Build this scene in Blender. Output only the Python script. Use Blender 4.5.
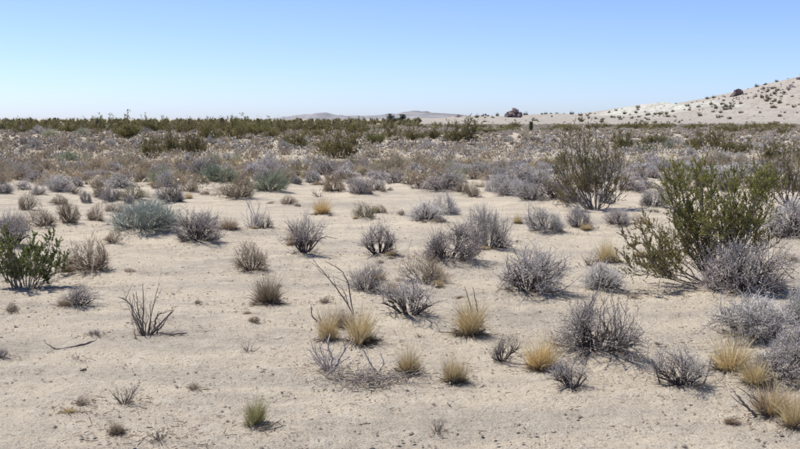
import bpy, math, random
import numpy as np
from mathutils import Vector

for o in list(bpy.data.objects):
    bpy.data.objects.remove(o)
SC = bpy.context.scene
COL = SC.collection
R = math.radians
rng = np.random.default_rng(11)
random.seed(11)

# ------------------------------------------------------------------ camera, sky, sun, exposure
F, CX, CY, HZ, CAMH = 1000.0, 400.0, 224.5, 119.0, 1.75      # pixel focal length of an 800 px wide picture
PITCH = math.atan((CY - HZ) / F)
cd = bpy.data.cameras.new('camera'); cam = bpy.data.objects.new('camera', cd); COL.objects.link(cam)
cam.location = (0, 0, CAMH); cam.rotation_euler = (R(90) - PITCH, 0, 0)
cd.sensor_width = 36; cd.lens = 36 * F / 800; cd.clip_start = 0.1; cd.clip_end = 20000
cd.dof.use_dof = True; cd.dof.focus_distance = 9.0; cd.dof.aperture_fstop = 16.0
SC.camera = cam
SUN_EL, SUN_AZ = R(60), R(-62)                               # azimuth from +Y towards +X
W = bpy.data.worlds.new('World'); SC.world = W; W.use_nodes = True
nt = W.node_tree; bg = nt.nodes['Background']
sky = nt.nodes.new('ShaderNodeTexSky'); sky.sky_type = 'NISHITA'; sky.sun_disc = False
sky.sun_elevation = SUN_EL; sky.sun_rotation = SUN_AZ
sky.air_density = 0.6; sky.dust_density = 0.5; sky.ozone_density = 6.5; sky.altitude = 0
tint = nt.nodes.new('ShaderNodeVectorMath'); tint.operation = 'MULTIPLY'; tint.inputs[1].default_value = (1.0, 0.94, 1.0)   # white balance of the whole sky
nt.links.new(sky.outputs[0], tint.inputs[0]); nt.links.new(tint.outputs[0], bg.inputs[0]); bg.inputs[1].default_value = 0.142
sl = bpy.data.lights.new('sun', 'SUN'); sun = bpy.data.objects.new('sun', sl); COL.objects.link(sun)
sl.energy = 5.0; sl.angle = R(0.53); sl.color = (1.0, 0.965, 0.90)
sd = Vector((math.sin(SUN_AZ) * math.cos(SUN_EL), math.cos(SUN_AZ) * math.cos(SUN_EL), math.sin(SUN_EL)))
sun.rotation_euler = sd.to_track_quat('Z', 'Y').to_euler(); sun.location = (-20, 10, 40)
vs = SC.view_settings; vs.view_transform = 'Standard'; vs.look = 'None'; vs.gamma = 1; vs.use_curve_mapping = False
vs.exposure = 0.36

# ------------------------------------------------------------------ noise and terrain
_H = rng.random(65536)
def vnoise(x, y, seed=0):
    x = np.asarray(x, float); y = np.asarray(y, float)
    xi = np.floor(x).astype(np.int64); yi = np.floor(y).astype(np.int64)
    fx = x - xi; fy = y - yi; fx = fx * fx * (3 - 2 * fx); fy = fy * fy * (3 - 2 * fy)
    h = lambda a, b: _H[((a * 73856093) ^ (b * 19349663) ^ (seed * 83492791)) & 65535]
    return ((h(xi, yi) * (1 - fx) + h(xi + 1, yi) * fx) * (1 - fy) + (h(xi, yi + 1) * (1 - fx) + h(xi + 1, yi + 1) * fx) * fy) * 2 - 1
def fbm(x, y, s, octs=3, seed=0):
    t = 0; a = 1.0; n = 0
    for k in range(octs):
        t = t + a * vnoise(x / s + 17.3 * k, y / s - 9.1 * k, seed + k); n += a; a *= 0.5; s *= 0.5
    return t / n
def sstep(a, b, x):
    t = np.clip((np.asarray(x, float) - a) / (b - a), 0, 1); return t * t * (3 - 2 * t)
MOUNDS = []
def base_z(x, y):
    r = np.hypot(x, y)
    return 0.035 * fbm(x, y, 3.0, 2, 3) + 0.16 * fbm(x, y, 28.0, 2, 5) * sstep(14, 60, r)
def ground_z(x, y):
    z = base_z(x, y)
    x = np.asarray(x, float); y = np.asarray(y, float)
    for mx, my, s, a in MOUNDS:
        d2 = (x - mx) ** 2 + (y - my) ** 2
        m = d2 < 9 * s * s
        if np.any(m): z = z + np.where(m, a * np.exp(-d2 / (s * s)), 0)
    return z
def gz(x, y): return float(ground_z(np.array([x]), np.array([y]))[0])

SKX = [380, 440, 460, 480, 500, 530, 560, 590, 605, 620, 640, 655, 665, 680, 690, 700, 720, 735, 760, 780, 800, 900, 1100]
SKY_ = [119, 117.0, 115.5, 115, 115.5, 113.6, 113.2, 114.6, 114, 110.2, 105.5, 102, 103, 105.2, 103.6, 101.5, 97.5, 93.5, 87, 81.8, 75, 52, 40]
YC = 700.0
def hill_z(x, y):
    px = 400 + F * x / YC
    H = np.maximum((HZ - np.interp(px, SKX, SKY_)) / F * YC + CAMH, 0)
    y0 = 235 + 20 * fbm(x, x * 0, 120, 2, 9)
    t = np.clip((y - y0) / (YC - y0), 0, None)
    s = np.where(t < 1, t ** 1.25, np.maximum(1 - (t - 1) * 0.7, 0))
    z = H * s
    k = sstep(0, 6, z)
    rug = fbm(x, y, 60, 4, 21) * 2.0 + fbm(x, y, 14, 3, 31) * 0.7 - 2.6 * np.clip(1 - 3 * np.abs(fbm(x + 0.25 * y, y * 0.22, 34, 3, 25)), 0, 1)
    pale = np.exp(-(((x - 182) / 38) ** 2 + ((y - 640) / 80) ** 2))
    return z + k * (rug * sstep(0, 1, 1 - np.abs(t - 1) * 0.0) * np.where(t < 1, np.clip(1 - t, 0.06, 1) * t * 3, 0.3) + pale * fbm(x, y, 9, 3, 41) * 2.4) - 0.35
def land_z(x, y):
    return np.maximum(ground_z(x, y), hill_z(x, y))
def ray(px, py):
    c, s = math.cos(PITCH), math.sin(PITCH)
    u, v = (px - CX) / F, (CY - py) / F
    return Vector((u, c + v * s, -s + v * c))
TS = 3.0 * 1.01 ** np.arange(700)
def at(px, py, fn=base_z):
    d = ray(px, py)
    f = lambda t: CAMH + d.z * t - fn(d.x * t, d.y * t)
    v = f(TS) < 0
    if not v.any(): return d.x * TS[-1], d.y * TS[-1]
    k = max(int(np.argmax(v)), 1)
    t = np.linspace(TS[k - 1], TS[k], 60); v = f(t) < 0; t = t[int(np.argmax(v))] if v.any() else TS[k]
    return d.x * t, d.y * t

# ------------------------------------------------------------------ materials
def mat(name):
    m = bpy.data.materials.new(name); m.use_nodes = True
    n = m.node_tree.nodes; return m, n, m.node_tree.links, n['Principled BSDF']
def plant_mat(name, translucent=0.0, vary=0.35, rough=0.85):
    m, n, l, b = mat(name)
    oi = n.new('ShaderNodeObjectInfo'); ge = n.new('ShaderNodeNewGeometry')
    mr = n.new('ShaderNodeMapRange'); mr.inputs[3].default_value = 1 - vary; mr.inputs[4].default_value = 1 + vary
    l.new(ge.outputs['Random Per Island'], mr.inputs[0])
    mx = n.new('ShaderNodeVectorMath'); mx.operation = 'SCALE'
    l.new(oi.outputs['Color'], mx.inputs[0]); l.new(mr.outputs[0], mx.inputs['Scale'])
    hs = n.new('ShaderNodeHueSaturation'); l.new(mx.outputs[0], hs.inputs['Color'])
    m2 = n.new('ShaderNodeMath'); m2.operation = 'FRACT'
    m3 = n.new('ShaderNodeMath'); m3.operation = 'MULTIPLY'; m3.inputs[1].default_value = 37.7
    l.new(ge.outputs['Random Per Island'], m3.inputs[0]); l.new(m3.outputs[0], m2.inputs[0])
    m4 = n.new('ShaderNodeMapRange'); m4.inputs[3].default_value = 0.485; m4.inputs[4].default_value = 0.515
    l.new(m2.outputs[0], m4.inputs[0]); l.new(m4.outputs[0], hs.inputs['Hue'])
    l.new(hs.outputs[0], b.inputs['Base Color']); b.inputs['Roughness'].default_value = rough
    b.inputs['Specular IOR Level'].default_value = 0.25
    if translucent:
        tr = n.new('ShaderNodeBsdfTranslucent'); l.new(hs.outputs[0], tr.inputs[0])
        ms = n.new('ShaderNodeMixShader'); ms.inputs[0].default_value = translucent
        l.new(b.outputs[0], ms.inputs[1]); l.new(tr.outputs[0], ms.inputs[2])
        l.new(ms.outputs[0], n['Material Output'].inputs[0])
    return m
M_TWIG = plant_mat('dry_twigs', 0.0, 0.42)
M_SCRUB = plant_mat('far_scrub_twigs', 0.0, 0.25)
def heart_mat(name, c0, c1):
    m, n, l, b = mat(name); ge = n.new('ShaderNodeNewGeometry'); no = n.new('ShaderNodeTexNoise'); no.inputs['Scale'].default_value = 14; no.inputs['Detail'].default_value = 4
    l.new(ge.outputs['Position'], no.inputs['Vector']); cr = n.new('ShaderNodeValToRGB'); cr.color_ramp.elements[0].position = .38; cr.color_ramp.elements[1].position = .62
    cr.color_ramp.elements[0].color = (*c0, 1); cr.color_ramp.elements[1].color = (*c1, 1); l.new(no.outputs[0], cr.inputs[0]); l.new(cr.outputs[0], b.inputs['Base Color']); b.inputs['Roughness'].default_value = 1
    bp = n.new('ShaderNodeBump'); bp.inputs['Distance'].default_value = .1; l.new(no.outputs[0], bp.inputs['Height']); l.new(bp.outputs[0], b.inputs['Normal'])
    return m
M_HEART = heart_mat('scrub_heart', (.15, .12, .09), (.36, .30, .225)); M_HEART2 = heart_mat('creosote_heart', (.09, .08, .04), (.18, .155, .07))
M_WOOD = plant_mat('woody_stems', 0.0, 0.35)
M_LEAF = plant_mat('leaves', 0.38, 0.40, 0.55)
M_BLADE = plant_mat('grass_blades', 0.22, 0.48, 0.7)
M_ROCK, n, l, b = mat('rock')
oi = n.new('ShaderNodeObjectInfo'); no = n.new('ShaderNodeTexNoise'); no.inputs['Scale'].default_value = 0.9; no.inputs['Detail'].default_value = 6
tc = n.new('ShaderNodeTexCoord'); l.new(tc.outputs['Object'], no.inputs['Vector'])
mr = n.new('ShaderNodeMapRange'); mr.inputs[1].default_value = 0.3; mr.inputs[2].default_value = 0.7; mr.inputs[3].default_value = 0.6; mr.inputs[4].default_value = 1.35
l.new(no.outputs[0], mr.inputs[0]); vm = n.new('ShaderNodeVectorMath'); vm.operation = 'SCALE'
l.new(oi.outputs['Color'], vm.inputs[0]); l.new(mr.outputs[0], vm.inputs['Scale']); l.new(vm.outputs[0], b.inputs['Base Color']); b.inputs['Roughness'].default_value = 0.9

def sand_mat(name, hill=False):
    m, n, l, b = mat(name)
    geo = n.new('ShaderNodeNewGeometry')
    def noise(s, d=4, r=0.6, vec=None):
        t = n.new('ShaderNodeTexNoise'); t.inputs['Scale'].default_value = s; t.inputs['Detail'].default_value = d; t.inputs['Roughness'].default_value = r
        l.new(vec or geo.outputs['Position'], t.inputs['Vector']); return t.outputs['Fac']
    def ramp(fac, a, bb, ca=0.0, cb=1.0):
        t = n.new('ShaderNodeMapRange'); t.inputs[1].default_value = a; t.inputs[2].default_value = bb; t.inputs[3].default_value = ca; t.inputs[4].default_value = cb
        l.new(fac, t.inputs[0]); return t.outputs[0]
    def mix(fac, a, bcol, mode='MIX'):
        t = n.new('ShaderNodeMix'); t.data_type = 'RGBA'; t.blend_type = mode
        if hasattr(fac, 'links'): l.new(fac, t.inputs[0])
        else: t.inputs[0].default_value = fac
        for i, v in ((6, a), (7, bcol)):
            if isinstance(v, tuple): t.inputs[i].default_value = (*v, 1)
            else: l.new(v, t.inputs[i])
        return t.outputs[2]
    if not hill:
        # wind-drawn streaks: noise stretched across the view
        mp = n.new('ShaderNodeMapping'); mp.inputs['Scale'].default_value = (0.45, 1.6, 1); mp.inputs['Rotation'].default_value = (0, 0, 0.2)
        l.new(geo.outputs['Position'], mp.inputs['Vector'])
        c = mix(ramp(noise(0.5, 5, 0.6), 0.35, 0.65), (0.61, 0.52, 0.385), (0.54, 0.46, 0.345))
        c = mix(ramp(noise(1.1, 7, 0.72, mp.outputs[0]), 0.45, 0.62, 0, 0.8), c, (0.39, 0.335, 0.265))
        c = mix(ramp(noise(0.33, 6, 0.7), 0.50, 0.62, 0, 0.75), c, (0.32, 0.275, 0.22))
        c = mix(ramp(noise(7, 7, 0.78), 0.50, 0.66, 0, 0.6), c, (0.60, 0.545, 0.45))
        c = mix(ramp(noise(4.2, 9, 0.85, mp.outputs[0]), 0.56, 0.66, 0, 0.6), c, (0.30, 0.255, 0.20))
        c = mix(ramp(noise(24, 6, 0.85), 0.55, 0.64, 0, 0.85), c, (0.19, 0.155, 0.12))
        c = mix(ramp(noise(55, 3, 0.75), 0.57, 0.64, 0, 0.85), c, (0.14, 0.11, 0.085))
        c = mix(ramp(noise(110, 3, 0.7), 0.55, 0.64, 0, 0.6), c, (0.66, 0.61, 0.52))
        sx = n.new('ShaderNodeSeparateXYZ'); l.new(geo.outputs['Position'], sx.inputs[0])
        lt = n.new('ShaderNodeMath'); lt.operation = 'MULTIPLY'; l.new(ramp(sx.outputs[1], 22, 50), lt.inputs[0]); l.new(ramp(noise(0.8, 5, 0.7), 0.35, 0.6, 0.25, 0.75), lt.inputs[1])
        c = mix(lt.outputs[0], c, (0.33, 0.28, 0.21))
        bm_h = n.new('ShaderNodeMath'); bm_h.operation = 'ADD'
        m1 = n.new('ShaderNodeMath'); m1.operation = 'MULTIPLY'; m1.inputs[1].default_value = 0.55
        l.new(noise(70, 4, 0.75), m1.inputs[0]); l.new(m1.outputs[0], bm_h.inputs[0]); l.new(noise(14, 6, 0.7), bm_h.inputs[1])
        bp = n.new('ShaderNodeBump'); bp.inputs['Strength'].default_value = 0.9; bp.inputs['Distance'].default_value = 0.05
        l.new(bm_h.outputs[0], bp.inputs['Height']); l.new(bp.outputs[0], b.inputs['Normal'])
    else:
        c = mix(ramp(noise(0.02, 5, 0.6), 0.35, 0.65), (0.40, 0.355, 0.30), (0.36, 0.325, 0.28))
        # pale greenish-white rock on the left shoulder of the hill
        sub = n.new('ShaderNodeVectorMath'); sub.operation = 'SUBTRACT'; sub.inputs[1].default_value = (176, 680, 12); l.new(geo.outputs['Position'], sub.inputs[0])
        sc_ = n.new('ShaderNodeVectorMath'); sc_.operation = 'MULTIPLY'; sc_.inputs[1].default_value = (1 / 46, 1 / 120, 0.02); l.new(sub.outputs[0], sc_.inputs[0])
        ln = n.new('ShaderNodeVectorMath'); ln.operation = 'LENGTH'; l.new(sc_.outputs[0], ln.inputs[0])
        ad = n.new('ShaderNodeMath'); ad.operation = 'ADD'; l.new(ln.outputs['Value'], ad.inputs[0])
        nz = n.new('ShaderNodeMath'); nz.operation = 'MULTIPLY'; nz.inputs[1].default_value = 1.2; l.new(noise(0.06, 5, 0.65), nz.inputs[0]); l.new(nz.outputs[0], ad.inputs[1])
        c = mix(ramp(ad.outputs[0], 1.35, 1.6, 0.75, 0), c, (0.53, 0.53, 0.465))
        c = mix(ramp(noise(0.13, 7, 0.78), 0.49, 0.60, 0, 0.7), c, (0.27, 0.245, 0.205))
        c = mix(ramp(noise(0.42, 5, 0.78), 0.54, 0.62, 0, 0.85), c, (0.17, 0.155, 0.12))
        bp = n.new('ShaderNodeBump'); bp.inputs['Strength'].default_value = 0.9; bp.inputs['Distance'].default_value = 1.5
        l.new(noise(0.4, 6, 0.7), bp.inputs['Height']); l.new(bp.outputs[0], b.inputs['Normal'])
    l.new(c, b.inputs['Base Color']); b.inputs['Roughness'].default_value = 0.95; b.inputs['Specular IOR Level'].default_value = 0.15
    return m
M_SAND = sand_mat('sand'); M_HILL = sand_mat('hill_sand', True)
M_MTN, n, l, b = mat('far_mountain_rock')
no = n.new('ShaderNodeTexNoise'); no.inputs['Scale'].default_value = 0.012; no.inputs['Detail'].default_value = 7; no.inputs['Roughness'].default_value = 0.7
ge = n.new('ShaderNodeNewGeometry'); l.new(ge.outputs['Position'], no.inputs['Vector'])
cr = n.new('ShaderNodeValToRGB'); cr.color_ramp.elements[0].position = 0.35; cr.color_ramp.elements[0].color = (0.14, 0.138, 0.148, 1)
cr.color_ramp.elements[1].position = 0.65; cr.color_ramp.elements[1].color = (0.28, 0.268, 0.268, 1)
l.new(no.outputs[0], cr.inputs[0]); l.new(cr.outputs[0], b.inputs['Base Color']); b.inputs['Roughness'].default_value = 1

# ------------------------------------------------------------------ mesh tools
def make_mesh(name, V, Q, material, smooth=True):
    """V (n,3), Q list of (m,k) index arrays"""
    me = bpy.data.meshes.new(name)
    V = np.asarray(V, np.float32)
    me.vertices.add(len(V)); me.vertices.foreach_set('co', V.ravel())
    li = np.concatenate([q.ravel() for q in Q]).astype(np.int32)
    tot = np.concatenate([np.full(len(q), q.shape[1]) for q in Q]).astype(np.int32)
    me.loops.add(len(li)); me.loops.foreach_set('vertex_index', li)
    me.polygons.add(len(tot)); st = np.concatenate([[0], np.cumsum(tot)[:-1]]).astype(np.int32)
    me.polygons.foreach_set('loop_start', st); me.polygons.foreach_set('loop_total', tot)
    me.polygons.foreach_set('use_smooth', np.full(len(tot), smooth))
    me.update(calc_edges=True); me.materials.append(material)
    return me
class Geo:
    def __init__(s): s.V = []; s.Q = []; s.n = 0
    def add(s, V, Q):
        s.V.append(V); s.Q += [q + s.n for q in Q]; s.n += len(V)
    def mesh(s, name, m, smooth=True): return make_mesh(name, np.concatenate(s.V), s.Q, m, smooth)
    def xform(s, f): s.V = [f(v) for v in s.V]
def nrm(v): return v / (np.linalg.norm(v, axis=-1, keepdims=True) + 1e-9)
def tubes(g, P, rad, S=3):
    """P (N,K,3) paths, rad (N,K) radii"""
    N, K, _ = P.shape
    T = nrm(np.gradient(P, axis=1))
    ref = np.where(np.abs(T[..., 2:3]) > 0.9, np.array([1.0, 0, 0]), np.array([0, 0, 1.0]))
    A = nrm(np.cross(T, ref)); B = np.cross(T, A)
    a = np.arange(S) * 2 * math.pi / S
    V = P[:, :, None] + rad[:, :, None, None] * (np.cos(a)[:, None] * A[:, :, None] + np.sin(a)[:, None] * B[:, :, None])
    idx = np.arange(N * K * S).reshape(N, K, S); nx = np.roll(idx, -1, 2)
    q = np.stack([idx[:, :-1], nx[:, :-1], nx[:, 1:], idx[:, 1:]], -1).reshape(-1, 4)
    g.add(V.reshape(-1, 3), [q])
def leaves(g, C, D, L, Wd, r):
    """folded leaf quads at C along D"""
    n_ = len(C)
    side = nrm(np.cross(D, nrm(r.normal(size=(n_, 3)))))
    L = np.broadcast_to(L, (n_,))[:, None]; Wd = np.broadcast_to(Wd, (n_,))[:, None]
    V = np.stack([C, C + D * L * .5 + side * Wd * .5, C + D * L, C + D * L * .5 - side * Wd * .5], 1).reshape(-1, 3)
    g.add(V, [np.arange(n_ * 4).reshape(-1, 4)])
def blades(g, P, wid, r):
    """tapered ribbons along P (N,K,3)"""
    N, K, _ = P.shape
    s = nrm(np.cross(P[:, -1] - P[:, 0], r.normal(size=(N, 3))))[:, None]
    tp = np.linspace(1, 0.15, K)[None, :, None] * wid[:, None, None]
    V = np.stack([P - s * tp / 2, P + s * tp / 2], 2)
    idx = np.arange(N * K * 2).reshape(N, K, 2)
    q = np.stack([idx[:, :-1, 0], idx[:, :-1, 1], idx[:, 1:, 1], idx[:, 1:, 0]], -1).reshape(-1, 4)
    g.add(V.reshape(-1, 3), [q])
def grow(B, D, L, K, up, wig, r):
    P = [B]; d = nrm(D); p = B
    for k in range(K - 1):
        d = nrm(d + np.array([0, 0, 1.0]) * up + r.normal(size=d.shape) * wig)
        p = p + d * (L / (K - 1))[:, None]; P.append(p)
    return np.stack(P, 1)
def sample(P, idx, t):
    K = P.shape[1]; f = t * (K - 1); i = np.minimum(f.astype(int), K - 2); w = (f - i)[:, None]
    return P[idx, i] * (1 - w) + P[idx, i + 1] * w, nrm(P[idx, i + 1] - P[idx, i])
def cone_dirs(n_, lo, hi, r):
    th = R(lo) + (R(hi) - R(lo)) * np.sqrt(r.random(n_)); ph = r.random(n_) * 2 * math.pi
    return np.stack([np.sin(th) * np.cos(ph), np.sin(th) * np.sin(ph), np.cos(th)], -1), ph

def fit(gs, Wd, H, pz=99):
    V = np.concatenate([v for g in gs for v in g.V])
    rr = np.percentile(np.hypot(V[:, 0], V[:, 1]), 97); zz = np.percentile(V[:, 2], pz)
    s = np.array([Wd / 2 / rr, Wd / 2 / rr, H / zz])
    for g in gs: g.xform(lambda v: v * s)

def dome_shrub(name, seed, H=0.66, n1=24, n2=190, n3=9, low=-0.05, tw=0.0034, st=0.012, leaf=1, tlen=0.12, lobes=5, open_=0.0, upt=0.15, lsz=0.018):
    """a lobed dome of dark woody stems, branches and many fine twigs, 1 m wide; returns parts"""
    r = np.random.default_rng(seed)
    g1, g2, g3, g4 = Geo(), Geo(), Geo(), Geo()
    lc = nrm(r.normal(size=(lobes, 3)) * np.array([1, 1, .6]) + np.array([0, 0, .35])); la = 0.15 + 0.50 * r.random(lobes)
    gap = r.random() * 6.283; lean = r.normal(size=2) * 0.14
    def env(d): return 0.70 + (la * np.clip(d @ lc.T, 0, 1) ** 7).sum(-1)
    # end points of the branches over the dome
    ph = r.random(n2) * 6.283; cz = low + (1 - low) * r.random(n2) ** (1.0 + open_ * -0.35); sz = np.sqrt(np.maximum(1 - cz * cz, 0))
    E = np.stack([sz * np.cos(ph), sz * np.sin(ph), cz], -1)
    E = E * (env(E) * (0.62 + 0.38 * r.random(n2) ** 0.6))[:, None]
    thin = np.clip(np.cos(ph - gap), 0, 1) ** 2
    E *= (1 - 0.38 * thin * r.random(n2))[:, None]; E[:, :2] += lean * E[:, 2:3] * 1.4
    E *= np.where(r.random(n2) < 0.05, 1.22, 1.0)[:, None]
    E[:, 2] = np.maximum(E[:, 2] + 0.03, 0.03)
    # main stems
    D, ps = cone_dirs(n1, 5, 80 - 18 * open_, r)
    L = env(D) * (0.45 + 0.2 * r.random(n1))
    B = np.stack([np.cos(ps), np.sin(ps), 0 * ps], -1) * (0.03 + 0.10 * r.random((n1, 1))); B[:, 2] = -0.05
    P1 = grow(B, D, L, 6, 0.03, 0.13, r); P1[:, 1:, 2] = np.maximum(P1[:, 1:, 2], 0.01)
    tubes(g1, P1, st * 2 * (0.6 + 0.6 * r.random((n1, 1))) * np.linspace(1, 0.5, 6)[None], 5)
    # branches: from the stem that points the same way out to the end point
    par = np.argmax(nrm(E) @ nrm(P1[:, -1] - P1[:, 0]).T + 0.22 * r.normal(size=(n2, n1)), 1)
    B2, T2 = sample(P1, par, 0.3 + 0.65 * r.random(n2))
    t = np.linspace(0, 1, 5)[None, :, None]; Cc = B2 + T2 * np.linalg.norm(E - B2, axis=1)[:, None] * 0.45
    P2 = (1 - t) ** 2 * B2[:, None] + 2 * t * (1 - t) * Cc[:, None] + t * t * E[:, None]
    P2[:, 1:] += r.normal(size=(n2, 4, 3)) * 0.017
    P2[:, 1:, 2] = np.maximum(P2[:, 1:, 2], 0.008)
    tubes(g2, P2, st * 0.8 * np.linspace(1, 0.35, 5)[None] * (0.6 + 0.7 * r.random((n2, 1))), 3)
    nk = n2 // 2 + 30; pk = r.random(nk) * 6.283; Bk = np.stack([np.cos(pk), np.sin(pk), 0 * pk], -1) * (0.45 * np.sqrt(r.random((nk, 1))))
    Dk = np.stack([np.cos(pk), np.sin(pk), 0.2 + 0.8 * r.random(nk)], -1) + r.normal(size=(nk, 3)) * 0.5
    Pk = grow(Bk, Dk, 0.12 + 0.25 * r.random(nk), 4, 0.0, 0.25, r); Pk[..., 2] = np.maximum(Pk[..., 2], 0.0)
    tubes(g2, Pk, tw * 2.2 * np.linspace(1, .5, 4)[None] * np.ones((nk, 1)), 3)
    cnt3 = np.maximum((n3 * (1 - 0.75 * thin) * (0.55 + 0.9 * r.random(n2))).astype(int), 1); i3 = np.repeat(np.arange(n2), cnt3); N3 = len(i3); t3 = 0.48 + 0.52 * r.random(N3) ** 0.8
    B3, T3 = sample(P2, i3, t3)
    D3 = T3 * 0.5 + nrm(B3) * 0.35 + r.normal(size=(N3, 3)) * 0.6 + np.array([0, 0, upt])
    P3 = grow(B3, D3, tlen * 2 * (0.3 + 0.8 * r.random(N3)) * np.where(r.random(N3) < 0.14, 1.9, 1.0), 3, 0.07, 0.19, r)
    P3[..., 2] = np.maximum(P3[..., 2], 0.006)
    tubes(g3, P3, tw * 2 * np.array([1, .8, 0.4])[None] * (0.6 + 0.6 * r.random((N3, 1))), 3)
    if leaf:
        i4 = np.repeat(np.arange(N3), leaf); t4 = 0.35 + 0.65 * r.random(len(i4)); C, T = sample(P3, i4, t4)
        leaves(g4, C, nrm(T + r.normal(size=C.shape) * 0.9), 2 * lsz * (0.6 + 0.8 * r.random(len(C))), lsz * 0.9, r)
    fit([g1, g2, g3] + ([g4] if leaf else []), 1.0, H)
    return [('stems', g1.mesh(name + '_stems', M_WOOD)), ('branches', g2.mesh(name + '_branches', M_WOOD)), ('twigs', g3.mesh(name + '_twigs', M_TWIG))] + ([('dry_leaves', g4.mesh(name + '_dry_leaves', M_TWIG, False))] if leaf else [])

def grass_tuft(name, seed, H=1.0, n=420, spread=52, wid=0.015, droop=-0.13, dead=220):
    r = np.random.default_rng(seed); g1, g2 = Geo(), Geo()
    nc = 7; cx = r.normal(size=(nc, 2)) * 0.14; ck = r.integers(0, nc, n); ch = 0.65 + 0.45 * r.random(nc)
    D, ph = cone_dirs(n, 0, spread, r)
    B = np.stack([np.cos(ph), np.sin(ph), 0 * ph], -1) * (0.13 * np.sqrt(r.random((n, 1)))); B[:, :2] += cx[ck]; B[:, 2] = -0.03
    P = grow(B, D, H * ch[ck] * (0.35 + 0.65 * r.random(n)), 5, droop, 0.12, r); P[..., 2] = np.maximum(P[..., 2], -0.03)
    blades(g1, P, wid * (0.6 + 0.8 * r.random(n)), r)
    D, ph = cone_dirs(dead, 20, 88, r)
    B = np.stack([np.cos(ph), np.sin(ph), 0 * ph], -1) * (0.30 * np.sqrt(r.random((dead, 1)))); B[:, 2] = -0.02
    P = grow(B, D, H * (0.14 + 0.38 * r.random(dead)), 4, -0.1, 0.25, r); P[..., 2] = np.maximum(P[..., 2], -0.02)
    blades(g2, P, wid * 1.4 * (0.6 + 0.8 * r.random(dead)), r)
    fit([g1], 1.0, H)
    return [('blades', g1.mesh(name + '_blades', M_BLADE, False)), ('old_base', g2.mesh(name + '_old_base', M_BLADE, False))]

def dead_shrub(name, seed, H=0.8, n1=13, n2=4, n3=2, spread=70, st=0.020, lean=(0, 0), fuzz=60):
    r = np.random.default_rng(seed); g1, g2 = Geo(), Geo()
    D, ph = cone_dirs(n1, 5, spread, r); D = D + np.array([lean[0], lean[1], 0])
    B = np.stack([np.cos(ph), np.sin(ph), 0 * ph], -1) * (0.03 + 0.08 * r.random((n1, 1))); B[:, 2] = -0.04
    P1 = grow(B, D, 0.35 + 0.5 * r.random(n1), 7, 0.07, 0.16, r)
    tubes(g1, P1, st * (0.5 + 0.8 * r.random((n1, 1))) * np.linspace(1, 0.35, 7)[None], 5)
    N2 = n1 * n2; i2 = np.repeat(np.arange(n1), n2); t2 = 0.2 + 0.75 * r.random(N2); B2, T2 = sample(P1, i2, t2)
    P2 = grow(B2, T2 + r.normal(size=(N2, 3)) * 0.55, 0.12 + 0.28 * r.random(N2), 5, 0.05, 0.2, r)
    tubes(g2, P2, st * 0.33 * np.linspace(1, 0.4, 5)[None] * np.ones((N2, 1)), 3)
    N3 = N2 * n3
    if N3:
        i3 = np.repeat(np.arange(N2), n3); B3, T3 = sample(P2, i3, 0.2 + 0.7 * r.random(N3))
        P3 = grow(B3, T3 + r.normal(size=(N3, 3)) * 0.7, 0.06 + 0.14 * r.random(N3), 3, 0.0, 0.2, r)
        tubes(g2, P3, st * 0.2 * np.array([[1, .8, .5]]) * np.ones((N3, 1)), 3)
    if fuzz:
        D, ph = cone_dirs(fuzz, 15, 85, r); B = np.stack([np.cos(ph), np.sin(ph), 0 * ph], -1) * (0.14 * np.sqrt(r.random((fuzz, 1))))
        P = grow(B, D, 0.1 + 0.2 * r.random(fuzz), 3, -0.05, 0.25, r)
        tubes(g2, P, st * 0.17 * np.array([[1, .8, .5]]) * np.ones((fuzz, 1)), 3)
    for g in (g1, g2): g.xform(lambda v: np.stack([v[:, 0], v[:, 1], np.maximum(v[:, 2], -0.04)], -1))
    fit([g1, g2], 1.0, H)
    return [('stems', g1.mesh(name + '_stems', M_WOOD)), ('twigs', g2.mesh(name + '_twigs', M_TWIG))]

def creosote_stem(r, base, tip, H, g1, gl, nb=9, nt=4, nl=12, leafy0=0.35, ll=0.022, st=0.011, tuft=1.0):
    """one stem with its branches into g1, its leaves into gl"""
    c = base + (tip - base) * np.array([0.55, 0.55, 0.36])
    t = np.linspace(0, 1, 9)[:, None]
    P = (1 - t) ** 2 * base + 2 * t * (1 - t) * c + t * t * tip
    P[1:-1] += r.normal(size=(7, 3)) * 0.012 * H
    tubes(g1, P[None], st * (0.8 + 0.5 * r.random()) * np.linspace(1, 0.3, 9)[None], 5)
    t2 = leafy0 + (1 - leafy0) * r.random(nb); z0 = np.zeros(nb, int)
    B2, T2 = sample(P[None], z0, t2)
    P2 = grow(B2, T2 + r.normal(size=(nb, 3)) * 0.6 + np.array([0, 0, 0.30]), H * tuft * (0.10 + 0.20 * r.random(nb)), 4, 0.14, 0.12, r)
    tubes(g1, P2, st * 0.4 * np.linspace(1, 0.5, 4)[None] * np.ones((nb, 1)), 3)
    N3 = nb * nt; i3 = np.repeat(np.arange(nb), nt); B3, T3 = sample(P2, i3, 0.25 + 0.75 * r.random(N3))
    P3 = grow(B3, T3 + r.normal(size=(N3, 3)) * 0.6 + np.array([0, 0, 0.30]), H * tuft * (0.06 + 0.10 * r.random(N3)), 3, 0.12, 0.12, r)
    tubes(g1, P3, st * 0.2 * np.array([[1, .8, .6]]) * np.ones((N3, 1)), 3)
    i4 = np.repeat(np.arange(N3), nl); C, T = sample(P3, i4, 0.15 + 0.85 * r.random(len(i4)))
    leaves(gl, C, nrm(T * 0.8 + r.normal(size=C.shape) * 0.6 + np.array([0, 0, 0.3])), ll * (0.7 + 0.7 * r.random(len(C))), ll * 0.5, r)

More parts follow.
